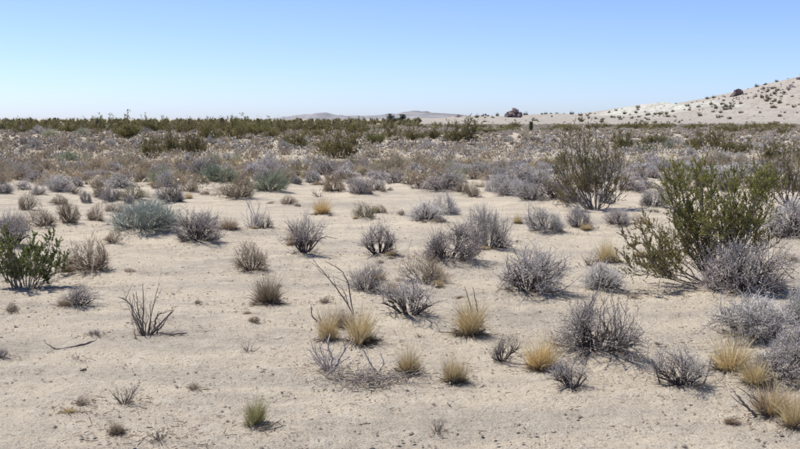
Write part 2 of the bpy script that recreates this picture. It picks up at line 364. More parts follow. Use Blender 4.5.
def vase_tips(r, n, Wd, H, lo=12, hi=62):
    D, ph = cone_dirs(n, lo, hi, r)
    Lr = (0.78 + 0.24 * r.random(n))[:, None]
    D = D / np.maximum(np.hypot(D[:, 0], D[:, 1]) / 0.5, D[:, 2] / 1.0)[:, None] * Lr
    return D * np.array([Wd * 0.9, Wd * 0.9, H * 0.82])

def creosote_parts(name, seed, tips, H, nb=9, nt=4, nl=12, ll=0.022, st=0.011, leafy0=0.35, each=True, spread=0.06, tuft=1.0, hues=None):
    r = np.random.default_rng(seed); out = []; G1, GL = Geo(), Geo()
    for i, tip in enumerate(tips):
        d = nrm(np.array([tip[0], tip[1], 0.0])); base = d * spread * (0.4 + r.random()) + np.array([0, 0, -0.04])
        g1, gl = (Geo(), Geo()) if each else (G1, GL)
        creosote_stem(r, base, np.asarray(tip, float), H, g1, gl, nb, nt, nl, leafy0, ll, st, tuft)
        if each: out.append(('stem', g1.mesh(name + '_stem', M_WOOD), [('foliage', gl.mesh(name + '_foliage', M_LEAF, False)) + ((hues(tip),) if hues else ())]))
    if each: return out
    fit([G1, GL], 1.0, 1.0, 99.9)
    return [('stems', G1.mesh(name + '_stems', M_WOOD)), ('foliage', GL.mesh(name + '_foliage', M_LEAF, False))]

# ------------------------------------------------------------------ things
def link(name, data, parent=None, color=None):
    o = bpy.data.objects.new(name, data); COL.objects.link(o); o.parent = parent
    if color is not None: o.color = (*color, 1)
    return o
def tag(o, label, cat, group=None):
    o['label'] = label; o['category'] = cat
    if group: o['group'] = group
    return o
def jit(c, a=0.10):
    k = 1 + a * (random.random() * 2 - 1)
    return tuple(min(1, v * k * (1 + 0.022 * (random.random() * 2 - 1))) for v in c)
def plant(name, parts, loc, rz, scale, colors):
    root = link(name, None); root.empty_display_size = 0.1
    root.location = loc; root.rotation_euler = (0, 0, rz); root.scale = scale
    kk = 1 + 0.14 * (random.random() * 2 - 1)
    for p in parts:
        c = colors.get(p[0], (0.3, 0.28, 0.26))
        o = link(p[0], p[1], root, jit(tuple(v * kk for v in c), 0.05))
        if p[0] in ('twigs', 'dry_leaves'): o['kind'] = 'stuff'      # far too fine to pick apart
        if len(p) > 2:
            for q in p[2]:
                cq = q[2] if len(q) > 2 else colors.get(q[0], (0.1, 0.12, 0.04))
                link(q[0], q[1], o, jit(tuple(v * kk for v in cq), 0.16))
    return root

PAL = {  # shrub bark darkened and dry leaves paled further to paint inner shade, lit tops
 'pale': dict(stems=(.075, .06, .06), branches=(.135, .11, .098), twigs=(.54, .50, .465), dry_leaves=(.76, .73, .695)),
 'grey': dict(stems=(.07, .056, .056), branches=(.112, .09, .08), twigs=(.44, .395, .36), dry_leaves=(.66, .625, .59)),
 'dusk': dict(stems=(.055, .043, .045), branches=(.088, .07, .062), twigs=(.30, .262, .24), dry_leaves=(.53, .495, .465)),
 'tan': dict(stems=(.085, .065, .05), branches=(.15, .115, .085), twigs=(.46, .37, .26), dry_leaves=(.64, .54, .39)),
 'brown': dict(stems=(.065, .048, .038), branches=(.105, .08, .06), twigs=(.36, .28, .19), dry_leaves=(.55, .445, .315)),
 'olive': dict(stems=(.11, .09, .06), branches=(.13, .11, .07), twigs=(.31, .275, .18), dry_leaves=(.42, .40, .25)),
 'sage': dict(stems=(.15, .13, .10), branches=(.28, .28, .21), twigs=(.45, .455, .315), dry_leaves=(.51, .51, .37)),
 'teal': dict(stems=(.10, .10, .085), branches=(.19, .21, .18), twigs=(.35, .39, .335)),
 'moss': dict(stems=(.09, .085, .06), branches=(.10, .10, .07), twigs=(.25, .275, .185)),
 'straw': dict(blades=(.56, .445, .255), old_base=(.13, .10, .07)),
 'gold': dict(blades=(.60, .455, .225), old_base=(.15, .11, .07)),
 'umber': dict(blades=(.36, .28, .19), old_base=(.12, .09, .07)),
 'greenish': dict(blades=(.38, .345, .165), old_base=(.20, .16, .10)),
 'leaf': dict(stem=(.17, .145, .14), stems=(.17, .145, .135), foliage=(.205, .20, .06)),
 'lolive': dict(stem=(.13, .105, .10), stems=(.15, .125, .115), foliage=(.21, .185, .07)),
 'bright': dict(stem=(.2, .17, .15), stems=(.2, .17, .15), foliage=(.15, .168, .05)),
 'dead': dict(stems=(.15, .115, .10), twigs=(.24, .20, .165)),
 'bleached': dict(stems=(.46, .43, .41), twigs=(.34, .295, .265)),
}
LOOK = {'pale': 'pale lilac-grey', 'grey': 'mid grey', 'dusk': 'dark purplish-grey', 'tan': 'sandy tan', 'brown': 'dull brown', 'olive': 'olive-tan',
        'sage': 'pale sage-green', 'teal': 'blue-green', 'moss': 'dark grey-green', 'straw': 'straw-coloured', 'gold': 'golden', 'umber': 'dark brown',
        'greenish': 'green-tinged', 'leaf': 'green-leaved', 'lolive': 'olive-leaved', 'bright': 'bright green', 'dead': 'dark bare', 'bleached': 'bleached bare'}
KIND = {'B': ('bursage_shrub', 'twiggy shrub', 'shrub', 'twiggy grey desert shrubs'), 'S': ('bursage_shrub', 'open twiggy shrub', 'shrub', 'twiggy grey desert shrubs'),
        'T': ('dry_shrub', 'dry shrub', 'shrub', 'dry brown desert shrubs'), 'G': ('tussock', 'grass tuft', 'tussock', 'dry grass tussocks'),
        'E': ('ephedra_shrub', 'rushy shrub', 'shrub', 'green-stemmed rushy shrubs'), 'C': ('creosote_bush', 'creosote bush', 'bush', 'creosote bushes'),
        'D': ('dead_shrub', 'dead shrub', 'dead shrub', 'dead shrubs')}
# kind, look, centre x, foot y, width, height (pixels of the photograph), label, short name when it serves as a landmark
HAND = [
 ('G', 'greenish', 256, 428, 27, 34, 'small lone green-tinged grass tuft standing in the nearest bare sand', 'the lone green-tinged tuft'),
 ('G', 'umber', 268, 306, 32, 32, 'dark brown round grass clump alone in the open sand left of centre', 'the dark round grass clump'),
 ('D', 'dead', 146, 335, 58, 50, 'spiky dead shrub with curved dark stems on bare sand at left', 'the spiky dead shrub'),
 ('D', 'dead', 124, 405, 34, 22, 'tiny broken dead shrub in the left foreground sand', None),
 ('D', 'dead', 160, 440, 34, 12, 'flattened dark dead twigs at the bottom edge left of the green-tinged tuft', None),
 ('S', 'grey', 80, 310, 34, 26, 'thin grey twiggy shrub in front of the green creosote at left', 'the thin grey shrub'),
 ('T', 'brown', 93, 277, 56, 40, 'wide grey-brown dry shrub right of the green creosote at left edge', 'the wide grey-brown shrub'),
 ('S', 'grey', 12, 250, 40, 40, 'grey twiggy shrub partly behind the green creosote at the left edge', None),
 ('E', 'teal', 142, 237, 74, 38, 'wide blue-green rushy shrub at left, the bluest plant in view', 'the blue-green shrub'),
 ('T', 'tan', 112, 246, 18, 18, 'small tan dry shrub at the left foot of the blue-green shrub', None),
 ('G', 'umber', 178, 231, 17, 14, 'brown grass tuft tucked against the right end of the blue-green shrub', None),
 ('B', 'dusk', 196, 247, 46, 36, 'dark purplish-brown shrub just right of the blue-green shrub', 'the dark purplish-brown shrub'),
 ('G', 'umber', 228, 232, 22, 16, 'low brown grass tuft between the dark purplish shrub and the white-stemmed shrub', None),
 ('D', 'bleached', 252, 231, 26, 30, 'dead shrub with two white stems leaning left above dark twigs', 'the white-stemmed dead shrub'),
 ('S', 'dusk', 264, 231, 28, 18, 'low dark twiggy shrub at the foot of the white-stemmed dead shrub', None),
 ('T', 'brown', 252, 276, 42, 32, 'sparse brown dry shrub straight above the dark round grass clump', None),
 ('S', 'grey', 305, 258, 40, 46, 'upright grey vase-shaped shrub standing alone left of the centre', 'the upright vase-shaped shrub'),
 ('G', 'straw', 295, 247, 16, 24, 'straw tuft growing into the left side of the upright vase-shaped shrub', None),
 ('G', 'gold', 322, 216, 19, 19, 'compact golden grass tuft alone in the middle of the sand flat', 'the compact golden tuft'),
 ('T', 'olive', 366, 221, 27, 20, 'small olive shrub with a bare stalk on the open sand flat', 'the small olive shrub'),
 ('T', 'tan', 381, 214, 14, 10, 'wispy tan shrublet right beside the small olive shrub', None),
 ('S', 'grey', 379, 259, 40, 38, 'upright grey bare-branched shrub alone in the sand at centre', 'the bare-branched centre shrub'),
 ('T', 'tan', 288, 206, 20, 12, 'low tan tuft-like shrub in front of the dark grey-green rushy shrub', None),
 ('B', 'dusk', 447, 268, 62, 46, 'wide dark shrub with brownish left side, in front of the paired grey shrubs', 'the wide dark centre shrub'),
 ('B', 'grey', 489, 253, 48, 46, 'tall grey dome shrub with dark shaded right side, right of centre', 'the tall grey dome'),
 ('B', 'pale', 426, 225, 34, 24, 'front one of two pale grey shrubs on the sand just right of centre', 'the front pale pair shrub'),
 ('B', 'pale', 446, 216, 26, 23, 'rear one of two pale grey shrubs on the sand just right of centre', None),
 ('B', 'grey', 527, 299, 70, 50, 'broad grey shrub with dark stems fanning out, in the middle right sand', 'the broad fanned grey shrub'),
 ('B', 'pale', 547, 235, 40, 30, 'pale shrub with a dark middle in front of the olive creosote', 'the dark-middled pale shrub'),
 ('B', 'grey', 579, 230, 30, 24, 'grey shrub right of the dark-middled pale shrub, below the olive creosote', None),
 ('B', 'pale', 602, 294, 38, 32, 'pale fluffy shrub left of the big creosote, touching the sand gap', 'the pale fluffy shrub'),
 ('D', 'dead', 590, 266, 24, 15, 'low dark dead shrub behind the pale fluffy shrub', None),
 ('G', 'straw', 606, 264, 24, 26, 'straw grass tuft left of the big creosote, behind the dead dark shrub', None),
 ('G', 'straw', 518, 224, 10, 12, 'tiny straw tuft in the sand left of the dark-middled pale shrub', None),
 ('T', 'brown', 425, 289, 54, 36, 'brownish tan shrub between the centre grey shrubs and the wide dark shrub', 'the brownish centre shrub'),
 ('S', 'grey', 409, 323, 64, 48, 'big open grey shrub with dark base behind the twin grass tufts', 'the big open grey shrub'),
 ('T', 'dusk', 366, 296, 40, 34, 'dark brown shrub beside the forked dead branch', 'the dark shrub by the forked branch'),
 ('G', 'straw', 361, 346, 38, 42, 'large straw grass tuft with dark base, right one of the twin tufts', 'the large twin tuft'),
 ('G', 'straw', 328, 344, 26, 38, 'narrow straw grass tuft, left one of the twin tufts', None),
 ('G', 'umber', 343, 330, 24, 24, 'brown grass clump behind and between the twin straw tufts', None),
 ('D', 'bleached', 328, 369, 44, 30, 'bleached dead shrub in front of the narrow twin tuft', 'the bleached dead shrub'),
 ('G', 'straw', 408, 375, 26, 32, 'straw tuft with dark twigs at the right end of the flattened dead mat', 'the straw tuft by the mat'),
 ('G', 'straw', 455, 384, 26, 32, 'small straw tuft alone in front of the tuft with two dark sticks', 'the small lone straw tuft'),
 ('G', 'straw', 469, 338, 38, 42, 'straw grass tuft with two dark sticks poking out of its top', 'the tuft with two sticks'),
 ('S', 'dusk', 502, 366, 34, 36, 'slender dark grey shrub left of the golden grass tuft', 'the slender dark grey shrub'),
 ('G', 'gold', 543, 374, 38, 40, 'brightest golden grass tuft in the foreground right of centre', 'the bright golden tuft'),
 ('B', 'dusk', 596, 363, 86, 70, 'largest dark purple-grey dome shrub in the foreground right of centre', 'the largest dark dome'),
 ('S', 'grey', 572, 395, 46, 36, 'loose grey shrub leaning left in front of the largest dark dome', 'the loose leaning shrub'),
 ('S', 'grey', 680, 392, 60, 46, 'spreading grey twiggy shrub with bare stems alone in right foreground sand', 'the spreading bare shrub'),
 ('B', 'pale', 743, 348, 74, 54, 'large pale shrub in the right foreground behind the drooping straw grass', 'the large pale foreground shrub'),
 ('G', 'straw', 732, 378, 46, 46, 'drooping straw grass clump under the large pale shrub at right', 'the drooping grass clump'),
 ('B', 'grey', 774, 388, 70, 48, 'tangled grey shrub at the right edge in the foreground', 'the tangled right-edge shrub'),
 ('G', 'straw', 778, 422, 50, 40, 'straw tuft with dark stems at the bottom right corner', None),
 ('D', 'dead', 766, 420, 46, 30, 'dark bare dead shrub mixed into the bottom right straw tuft', None),
 ('B', 'pale', 762, 352, 58, 44, 'pale shrub filling the gap between the large pale shrub and the right edge', None),
 ('B', 'grey', 796, 372, 54, 46, 'grey shrub cut by the right edge just above the bottom right straw tuft', None),
 ('G', 'straw', 756, 392, 34, 34, 'straw tuft between the drooping grass clump and the tangled right-edge shrub', None),
 ('G', 'straw', 798, 432, 38, 40, 'straw tuft cut by the right edge in the bottom corner', None),
 ('B', 'pale', 796, 328, 42, 38, 'pale shrub cut by the right edge behind the tangled grey shrub', None),
 ('B', 'grey', 744, 300, 78, 60, 'grey twiggy shrub growing at the right foot of the big green creosote', 'the shrub under the big creosote'),
 ('G', 'umber', 774, 298, 24, 26, 'brown grass clump at the right end under the big green creosote', None),
 ('B', 'grey', 652, 210, 34, 26, 'rounded grey shrub alone in sand left of the big creosote crown', 'the rounded grey shrub'),
 ('B', 'grey', 618, 228, 32, 20, 'low grey shrub in front of the rounded grey shrub', None),
 ('T', 'tan', 641, 227, 22, 14, 'low tan shrub below the rounded grey shrub, left of the big creosote', None),
 ('B', 'pale', 795, 244, 60, 46, 'broad pale shrub at the right edge beside the big creosote', 'the broad pale edge shrub'),
 ('E', 'moss', 222, 186, 42, 22, 'wide grey-green rushy shrub, left one of two on the sand edge', 'the wide grey-green shrub'),
 ('E', 'moss', 269, 194, 32, 24, 'dark grey-green rushy shrub, right one of two on the sand edge', 'the dark grey-green shrub'),
 ('T', 'brown', 239, 202, 42, 25, 'bushy brown shrub in front of the two grey-green shrubs', 'the bushy brown shrub'),
 ('B', 'dusk', 172, 205, 30, 24, 'dark brown-grey shrub behind the right end of the blue-green shrub', 'the dark shrub behind the blue-green one'),
 ('T', 'olive', 134, 203, 30, 20, 'olive-tan dry shrub directly behind the blue-green shrub', None),
 ('T', 'brown', 45, 230, 32, 24, 'brown dry shrub with dark base behind the green creosote at left', 'the brown shrub behind the left creosote'),
 ('T', 'brown', 70, 226, 28, 28, 'grey-brown dry shrub left of the blue-green shrub', None),
 ('T', 'brown', 26, 212, 22, 21, 'round brown shrub at the left sand edge', 'the round brown edge shrub'),
 ('B', 'pale', 120, 191, 32, 17, 'pale shrub with a dark base behind the olive-tan shrub', None),
 ('T', 'brown', 334, 194, 26, 20, 'dark brown rounded shrub at the back of the sand flat', 'the dark brown back shrub'),
 ('B', 'grey', 362, 196, 26, 20, 'grey shrub at the back sand edge with a tan tuft in front', None),
 ('B', 'grey', 440, 194, 42, 24, 'broad grey shrub in the clump at the back of the sand, centre right', 'the broad back grey shrub'),
 ('T', 'tan', 473, 199, 18, 18, 'orange-tan shrub at the right end of the back clump', 'the orange-tan shrub'),
 ('B', 'pale', 493, 194, 20, 19, 'pale shrub just right of the orange-tan shrub', None),
]
# kind, look, x, foot y, width, height: labels are written from the nearest landmark
MORE = [tuple(s.split()) for s in '''B grey 5 195 16 13|B grey 37 184 20 13|T brown 20 183 20 14|T tan 3 183 14 13|B pale 38 196 14 13|B pale 62 194 29 19|T brown 75 195 11 10|B pale 24 191 16 11
B grey 87 204 12 15|T brown 98 199 14 13|T tan 94 223 20 20|T brown 18 233 24 19|B dusk 4 233 22 15|B pale 88 181 13 11|G gold 72 177 14 9|B grey 78 188 16 12|T tan 60 206 20 12
T brown 112 179 14 10|B dusk 102 182 11 10|T brown 142 184 22 15|B dusk 158 181 18 13|B grey 112 204 24 17|T tan 190 194 22 19|G straw 189 200 9 9|T brown 101 197 13 13|T tan 112 214 24 11
B grey 297 186 13 11|B pale 289 181 14 10|B pale 313 185 21 15|D dead 319 197 17 9|B pale 345 180 25 13|B grey 375 192 21 15|G gold 369 196 7 9|T brown 383 193 9 7|B pale 380 181 17 11|B grey 394 185 19 14|T dusk 390 192 7 5
T tan 364 175 16 9|T brown 409 186 17 15|T brown 420 191 19 15|T tan 462 195 17 15|T brown 402 216 9 7|B pale 634 194 31 21|G gold 653 176 9 7|B grey 664 183 17 11|B pale 606 205 21 15|B pale 745 176 42 11|B pale 712 177 30 11
B pale 512 199 38 27|B pale 531 206 38 25|B pale 532 187 26 17|S dusk 556 206 42 31|B grey 572 207 31 21|B pale 640 176 26 14|B grey 690 172 24 12|B pale 770 190 30 18|B grey 600 184 22 14
B pale 25 133 12 7|T olive 16 134 10 7|B pale 37 134 13 8|E sage 50 138 16 9|E sage 84 136 13 9|B tan 96 135 12 7|B dusk 92 139 7 6|G gold 68 136 7 4|B dusk 24 145 9 8|B grey 31 143 8 8|B grey 37 150 14 11|T brown 62 150 16 12
B dusk 22 153 10 8|T brown 47 159 20 12|E moss 68 161 22 10|T olive 86 150 14 10|B grey 72 146 10 8|B grey 92 152 9 9|T tan 5 149 14 10|T tan 9 144 12 8|B dusk 2 159 9 9|T tan 11 160 14 10|T brown 35 164 12 9|B grey 4 167 17 9
T brown 17 166 17 9|B pale 19 174 17 10|B grey 36 172 15 9|T tan 51 169 13 7|B pale 63 168 13 8|B grey 79 170 15 11|T brown 92 169 13 9|G gold 70 173 12 7|T brown 88 157 13 7|T tan 99 153 9 8|E bright 147 134 15 7|G gold 102 149 6 5|B pale 110 147 12 9
T tan 118 158 18 10|B grey 112 171 26 9|T tan 138 164 14 9|T brown 147 166 12 8|B pale 156 172 14 9|B pale 168 171 13 9|T brown 183 170 16 9|B pale 190 162 12 9|B grey 196 170 14 9|T brown 127 148 10 8|B grey 180 154 9 8|T tan 106 165 16 9
B pale 209 143 9 8|B tan 224 144 12 8|B pale 222 147 12 7|B pale 246 146 9 6|B tan 254 158 10 9|T brown 252 144 9 6|T brown 260 150 9 7|T tan 258 143 8 6|B pale 270 163 16 9|B grey 284 150 12 10|T brown 286 155 11 7|T brown 204 164 14 10
B tan 216 162 18 10|B pale 228 161 14 8|B grey 238 155 10 7|B pale 283 172 22 12|B grey 296 168 16 10|B pale 258 172 16 9|B grey 250 171 10 9|B pale 266 176 14 8|T tan 240 172 14 9|B pale 230 172 20 8|B pale 302 144 12 9
B pale 318 162 10 7|T tan 325 163 14 7|B pale 307 168 12 9|B grey 320 172 18 9|T brown 311 162 12 8|B pale 350 172 22 11|T brown 372 158 18 8|T brown 384 163 10 7|B grey 367 143 8 6|T brown 395 158 12 8|T tan 358 168 12 7|B dusk 367 172 12 8
B pale 378 174 14 8|B pale 393 174 13 7|T brown 390 146 8 6|T tan 342 158 12 7|G gold 359 172 6 6|B pale 430 149 18 8|B grey 422 146 12 7|T brown 445 149 10 6|B dusk 454 151 10 6|G gold 463 151 6 5|B grey 428 157 14 6|T tan 450 158 14 6
B grey 440 169 15 9|B pale 416 174 22 11|T brown 428 168 10 8|T tan 452 171 10 8|B pale 465 171 16 8|B grey 480 170 14 8|T brown 488 159 14 9|B dusk 466 155 14 6|T brown 476 162 14 7|B pale 498 168 10 8|B grey 470 143 12 7|T olive 408 152 9 5
T tan 512 158 16 7|B pale 511 142 8 6|B grey 503 141 10 7|T brown 524 142 8 6|B dusk 536 142 12 6|B grey 550 139 10 5|B pale 546 144 12 5|T brown 517 156 10 6|B dusk 545 152 16 5|B pale 532 150 8 5|T brown 505 148 8 5|B pale 504 170 14 9
B pale 519 169 14 8|B pale 520 175 12 8|B pale 563 160 16 7|B grey 530 165 14 8|T brown 562 170 14 8|B pale 548 172 12 8|B pale 612 158 16 8|B grey 634 155 14 8|B pale 607 168 14 9|B pale 636 172 18 9|B grey 650 160 12 7|B pale 660 164 20 8
B grey 681 156 9 7|B grey 691 155 9 7|B grey 671 148 12 10|E moss 668 149 12 8|E moss 685 148 9 6|B pale 686 164 12 8|B grey 677 165 10 7|B pale 695 160 12 7|B pale 678 143 14 6|B pale 706 162 16 8|B grey 726 163 26 10|B pale 742 160 16 8
B pale 760 150 18 7|T tan 744 153 14 6|B pale 720 174 18 10|B pale 735 172 16 9|B grey 779 142 10 6|B pale 795 142 14 6|B pale 786 154 14 6|B pale 768 141 16 6|B pale 758 168 12 8|T tan 738 164 12 7|B pale 696 174 14 9|B pale 618 176 22 12
G straw 586 232 12 10|T tan 560 236 12 9|B dusk 14 226 14 10|T tan 156 190 12 9|B grey 128 205 12 10|T tan 270 205 8 4|T brown 298 208 8 5|T tan 205 196 12 6|T tan 440 226 20 8|T tan 462 254 14 8|G straw 484 254 14 9|G straw 548 300 14 9|T tan 392 262 8 6
G straw 392 296 16 16|G straw 438 292 14 14|T tan 210 246 14 8|T tan 130 276 14 8|G straw 380 282 14 12|T tan 790 262 20 8|G straw 640 258 14 10|T brown 566 208 10 8|G gold 456 186 9 8|T tan 480 188 12 8'''.replace('\n', '|').split('|')]
CREO = [  # far and middle creosote bushes: look, x, foot y, width, height
 ('lolive', 124, 139, 34, 29, 'tall olive creosote bush poking above the skyline at left', 'the tall skyline creosote'),
 ('lolive', 150, 158, 27, 24, 'olive creosote bush in front of the tall skyline creosote', 'the olive creosote before the skyline one'),
 ('lolive', 174, 154, 30, 32, None, None), ('lolive', 195, 156, 24, 36, 'dense dark olive creosote at the right end of the left thicket', 'the dense left-thicket creosote'),
 ('lolive', 211, 141, 30, 23, None, None), ('leaf', 252, 136, 38, 23, 'wide green creosote bush on the skyline left of the far mountain', 'the wide green skyline creosote'), ('lolive', 235, 140, 22, 18, None, None),
 ('lolive', 294, 149, 30, 28, 'sparse olive creosote bush below the far flat-topped mountain', 'the sparse creosote below the mountain'), ('lolive', 271, 139, 18, 16, None, None), ('lolive', 337, 158, 50, 38, 'big rounded olive creosote bush in the middle distance at centre', 'the big rounded centre creosote'),
 ('leaf', 376, 144, 21, 22, 'green upright creosote left of the two dark far trees', 'the green upright creosote'), ('lolive', 394, 139, 20, 14, None, None), ('lolive', 414, 140, 26, 18, None, None),
 ('lolive', 430, 139, 24, 16, None, None), ('lolive', 460, 143, 40, 28, 'bushy olive creosote with a pale base, right of centre skyline', 'the bushy skyline creosote'), ('leaf', 491, 133, 28, 9, 'low bright strip-like creosote below the dark rock outcrop', 'the low strip-like creosote'),
 ('lolive', 621, 150, 24, 21, 'olive creosote bush left of the bright green bush', None), ('bright', 646, 153, 25, 15, 'bright green leafy bush below the pale hill shoulder', 'the bright green bush'), ('lolive', 653, 146, 36, 18, None, None),
 ('lolive', 706, 150, 40, 25, 'wide olive creosote bush with grey stems below the hill', 'the wide creosote below the hill'), ('lolive', 737, 154, 34, 24, 'greyish creosote with bare stems right of the wide creosote', 'the greyish creosote'), ('lolive', 770, 161, 24, 20, None, None),
 ('lolive', 648, 129, 22, 8, None, None), ('lolive', 608, 128, 18, 7, None, None), ('lolive', 632, 129, 18, 8, None, None), ('lolive', 664, 129, 16, 7, None, None), ('lolive', 690, 130, 12, 7, None, None), ('lolive', 730, 133, 16, 11, None, None),
 ('lolive', 720, 131, 16, 8, None, None), ('lolive', 756, 134, 18, 9, None, None), ('lolive', 743, 131, 12, 8, None, None), ('lolive', 784, 134, 16, 8, None, None), ('lolive', 768, 131, 14, 6, None, None), ('lolive', 572, 132, 20, 9, None, None), ('lolive', 560, 130, 14, 6, None, None),
 ('lolive', 546, 131, 14, 6, None, None), ('lolive', 594, 129, 18, 7, None, None), ('lolive', 310, 139, 24, 18, None, None), ('lolive', 356, 134, 26, 18, None, None), ('leaf', 512, 131, 20, 7, None, None), ('leaf', 474, 132, 16, 8, None, None), ('lolive', 796, 160, 12, 14, None, None),
]
# the horizon thicket on the left, one bush after another
xx = -8.0
while xx < 372:
    wv = 11 + 9 * random.random(); yb = 129.5 + 4.5 * random.random()
    CREO.append((random.choice(['lolive', 'lolive', 'lolive', 'leaf']), xx, yb, wv, yb - (120.2 - 8 * random.random() ** 3.2) if xx < 330 else 9 + 4 * random.random(), None, None))
    xx += wv * 0.55
for k in range(24): CREO.append(('lolive', 378 + 430 * random.random(), 127.5 + 1.6 * random.random(), 12 + 8 * random.random(), 4.5 + 3 * random.random(), None, None))

def spot(x, yb, w, h, off):
    gx, gy = at(x, yb); wm = w * gy / F
    gy2 = gy + off * wm; gx2 = gx * gy2 / gy; wm = w * gy2 / F
    d = ray(x, yb - h); zt = CAMH + d.z * gy2 / d.y
    return gx2, gy2, wm, zt
ITEMS = []      # dicts: kind, look, px, py, x, y, w, ztop, label, mark
def add(kind, look, x, yb, w, h, label=None, mark=None):
    off = {'B': .24, 'S': .2, 'T': .24, 'G': .14, 'E': .2, 'C': .0, 'D': .1}[kind]
    X, Y, wm, zt = spot(x, yb, w, h, off)
    if kind == 'G': wm *= 1.18
    if kind in 'BSTE': wm *= 1.25 if label else 1.22
    ITEMS.append(dict(kind=kind, look=look, px=x, py=yb, x=X, y=Y, w=wm, zt=zt, label=label, mark=mark, wp=w))
for e in HAND: add(*e)
for k_, lo_, *v in MORE: add(k_, lo_, *map(float, v))
for lo_, x, yb, w, h, lb, mk in CREO: add('C', lo_, x, yb, w, h, lb, mk)

# more individuals between the listed ones, out to about 95 m
occ = [(i['x'], i['y'], i['w']) for i in ITEMS]
def clear(x, y, w, k=0.36):
    return all((x - a) ** 2 + (y - b_) ** 2 > (k * (w + c)) ** 2 for a, b_, c in occ)
nB = sum(i['kind'] in 'BS' for i in ITEMS); nT = sum(i['kind'] == 'T' for i in ITEMS)
nG = sum(i['kind'] == 'G' for i in ITEMS); nE = sum(i['kind'] == 'E' for i in ITEMS)
n_try = 5600
for t_ in range(n_try):                                       # from the near edge of the thicket outwards
    q = t_ / n_try; Y = 23 + 50 * q ** 0.7 + random.random() * 3; X = (random.random() * 2 - 1) * 0.42 * Y
    px = 400 + F * X / Y; py = HZ + F * CAMH / Y
    if px < 215: yl = 197 - 0.03 * px
    elif px < 500: yl = 187 - 0.015 * (px - 215)
    else: yl = 196
    if py > yl: continue
    u = random.random(); right = px > 480
    k = 'B' if u < (0.55 if right else 0.34) else 'T' if u < (0.80 if right else 0.80) else 'G' if u < 0.985 else 'E'
    if k == 'B' and nB >= 298: k = 'T'
    if k == 'T' and nT >= 298: k = 'G'
    if (k == 'G' and nG >= 292) or (k == 'E' and nE >= 24): continue
    w = (0.48 + 0.52 * random.random() ** 1.5) if k in 'BTE' else 0.28 + 0.3 * random.random()
    if not clear(X, Y, w, 0.34): continue
    lo_ = {'B': random.choice(['pale', 'pale', 'grey', 'dusk'] if right else ['pale', 'grey', 'grey', 'dusk', 'tan']), 'T': random.choice(['tan', 'brown', 'brown', 'tan', 'olive']),
           'G': random.choice(['straw', 'umber', 'straw', 'umber', 'gold']), 'E': 'sage'}[k]
    ITEMS.append(dict(kind=k, look=lo_, px=px, py=py, x=X, y=Y, w=w, zt=float(base_z(np.array([X]), np.array([Y]))[0]) + w * (0.42 + 0.22 * random.random()), label=None, mark=None, wp=w * F / Y))
    occ.append((X, Y, w)); nB += k == 'B'; nT += k == 'T'; nG += k == 'G'; nE += k == 'E'
for i in [i for i in ITEMS if i['kind'] in 'BST' and i['y'] < 19 and i['w'] > 0.3]:      # straw grass rooted in the edge of some shrubs
    if random.random() < 0.34:
        a_ = random.random() * 6.28; X = i['x'] + 0.36 * i['w'] * math.cos(a_); Y = i['y'] - 0.36 * i['w'] * abs(math.sin(a_)); w = 0.10 + 0.12 * random.random()
        ITEMS.append(dict(kind='G', look=random.choice(['straw', 'straw', 'umber']), px=400 + F * X / Y, py=HZ + F * CAMH / Y, x=X, y=Y, w=w, zt=float(base_z(np.array([X]), np.array([Y]))[0]) + w * (0.7 + 0.5 * random.random()), label=None, mark=None, wp=w * F / Y))
for t_ in range(400):
    if sum(i.get('stub', 0) for i in ITEMS) >= 36: break
    px = 800 * random.random(); py = 212 + 226 * random.random() ** 1.2; k = random.choice(['T', 'G', 'D', 'T', 'S'])
    X, Y = at(px, py); w = 0.07 + 0.11 * random.random()
    if not clear(X, Y, w, 0.62): continue
    lo_ = {'T': random.choice(['tan', 'brown']), 'G': random.choice(['straw', 'umber']), 'D': 'dead', 'S': random.choice(['grey', 'dusk'])}[k]
    ITEMS.append(dict(kind=k, look=lo_, px=px, py=py, x=X, y=Y, w=w, zt=float(base_z(np.array([X]), np.array([Y]))[0]) + w * (0.35 + 0.4 * random.random()), label=None, mark=None, wp=w * F / Y, stub=1))
    occ.append((X, Y, w))
for i in ITEMS:
    if i['y'] < 32 and i['kind'] != 'D': MOUNDS.append((i['x'], i['y'], 0.6 * i['w'], 0.085 * i['w']))

# ------------------------------------------------------------------ the setting: ground, hill, mountains
a1 = np.radians(np.linspace(-27, 27, 400)); a2 = np.radians(np.linspace(27, 333, 62))[1:-1]
ang = np.concatenate([a1, a2])
rad = [0.25, 0.6, 1.2, 2.0, 2.8, 3.6]
while rad[-1] < 34: rad.append(rad[-1] * 1.009)
while rad[-1] < 9000: rad.append(rad[-1] * 1.035)
rad = np.array(rad)
RR, AA = np.meshgrid(rad, ang, indexing='ij'); GX = RR * np.sin(AA); GY = RR * np.cos(AA)
fine = 1 - sstep(15, 40, RR)
streak = fbm(GX * 0.5 + 5, GY * 1.5, 0.8, 3, 61)
GZ = ground_z(GX, GY) + fine * (0.016 * fbm(GX, GY, 0.45, 3, 51) + 0.018 * fbm(GX, GY, 0.13, 3, 55) + 0.014 * streak) - 0.0
pits = fbm(GX, GY, 0.38, 2, 71); GZ -= fine * 0.022 * np.clip(pits - 0.38, 0, 1)
nr, na = RR.shape; idx = np.arange(nr * na).reshape(nr, na); nx = np.roll(idx, -1, 1)
Q = np.stack([idx[:-1], idx[1:], nx[1:], nx[:-1]], -1).reshape(-1, 4)
V = np.stack([GX, GY, GZ], -1).reshape(-1, 3)
V = np.concatenate([V, [[0, 0, float(GZ[0].mean())]]])
cap = np.stack([idx[0], nx[0], np.full(na, len(V) - 1)], -1)[:, ::-1]
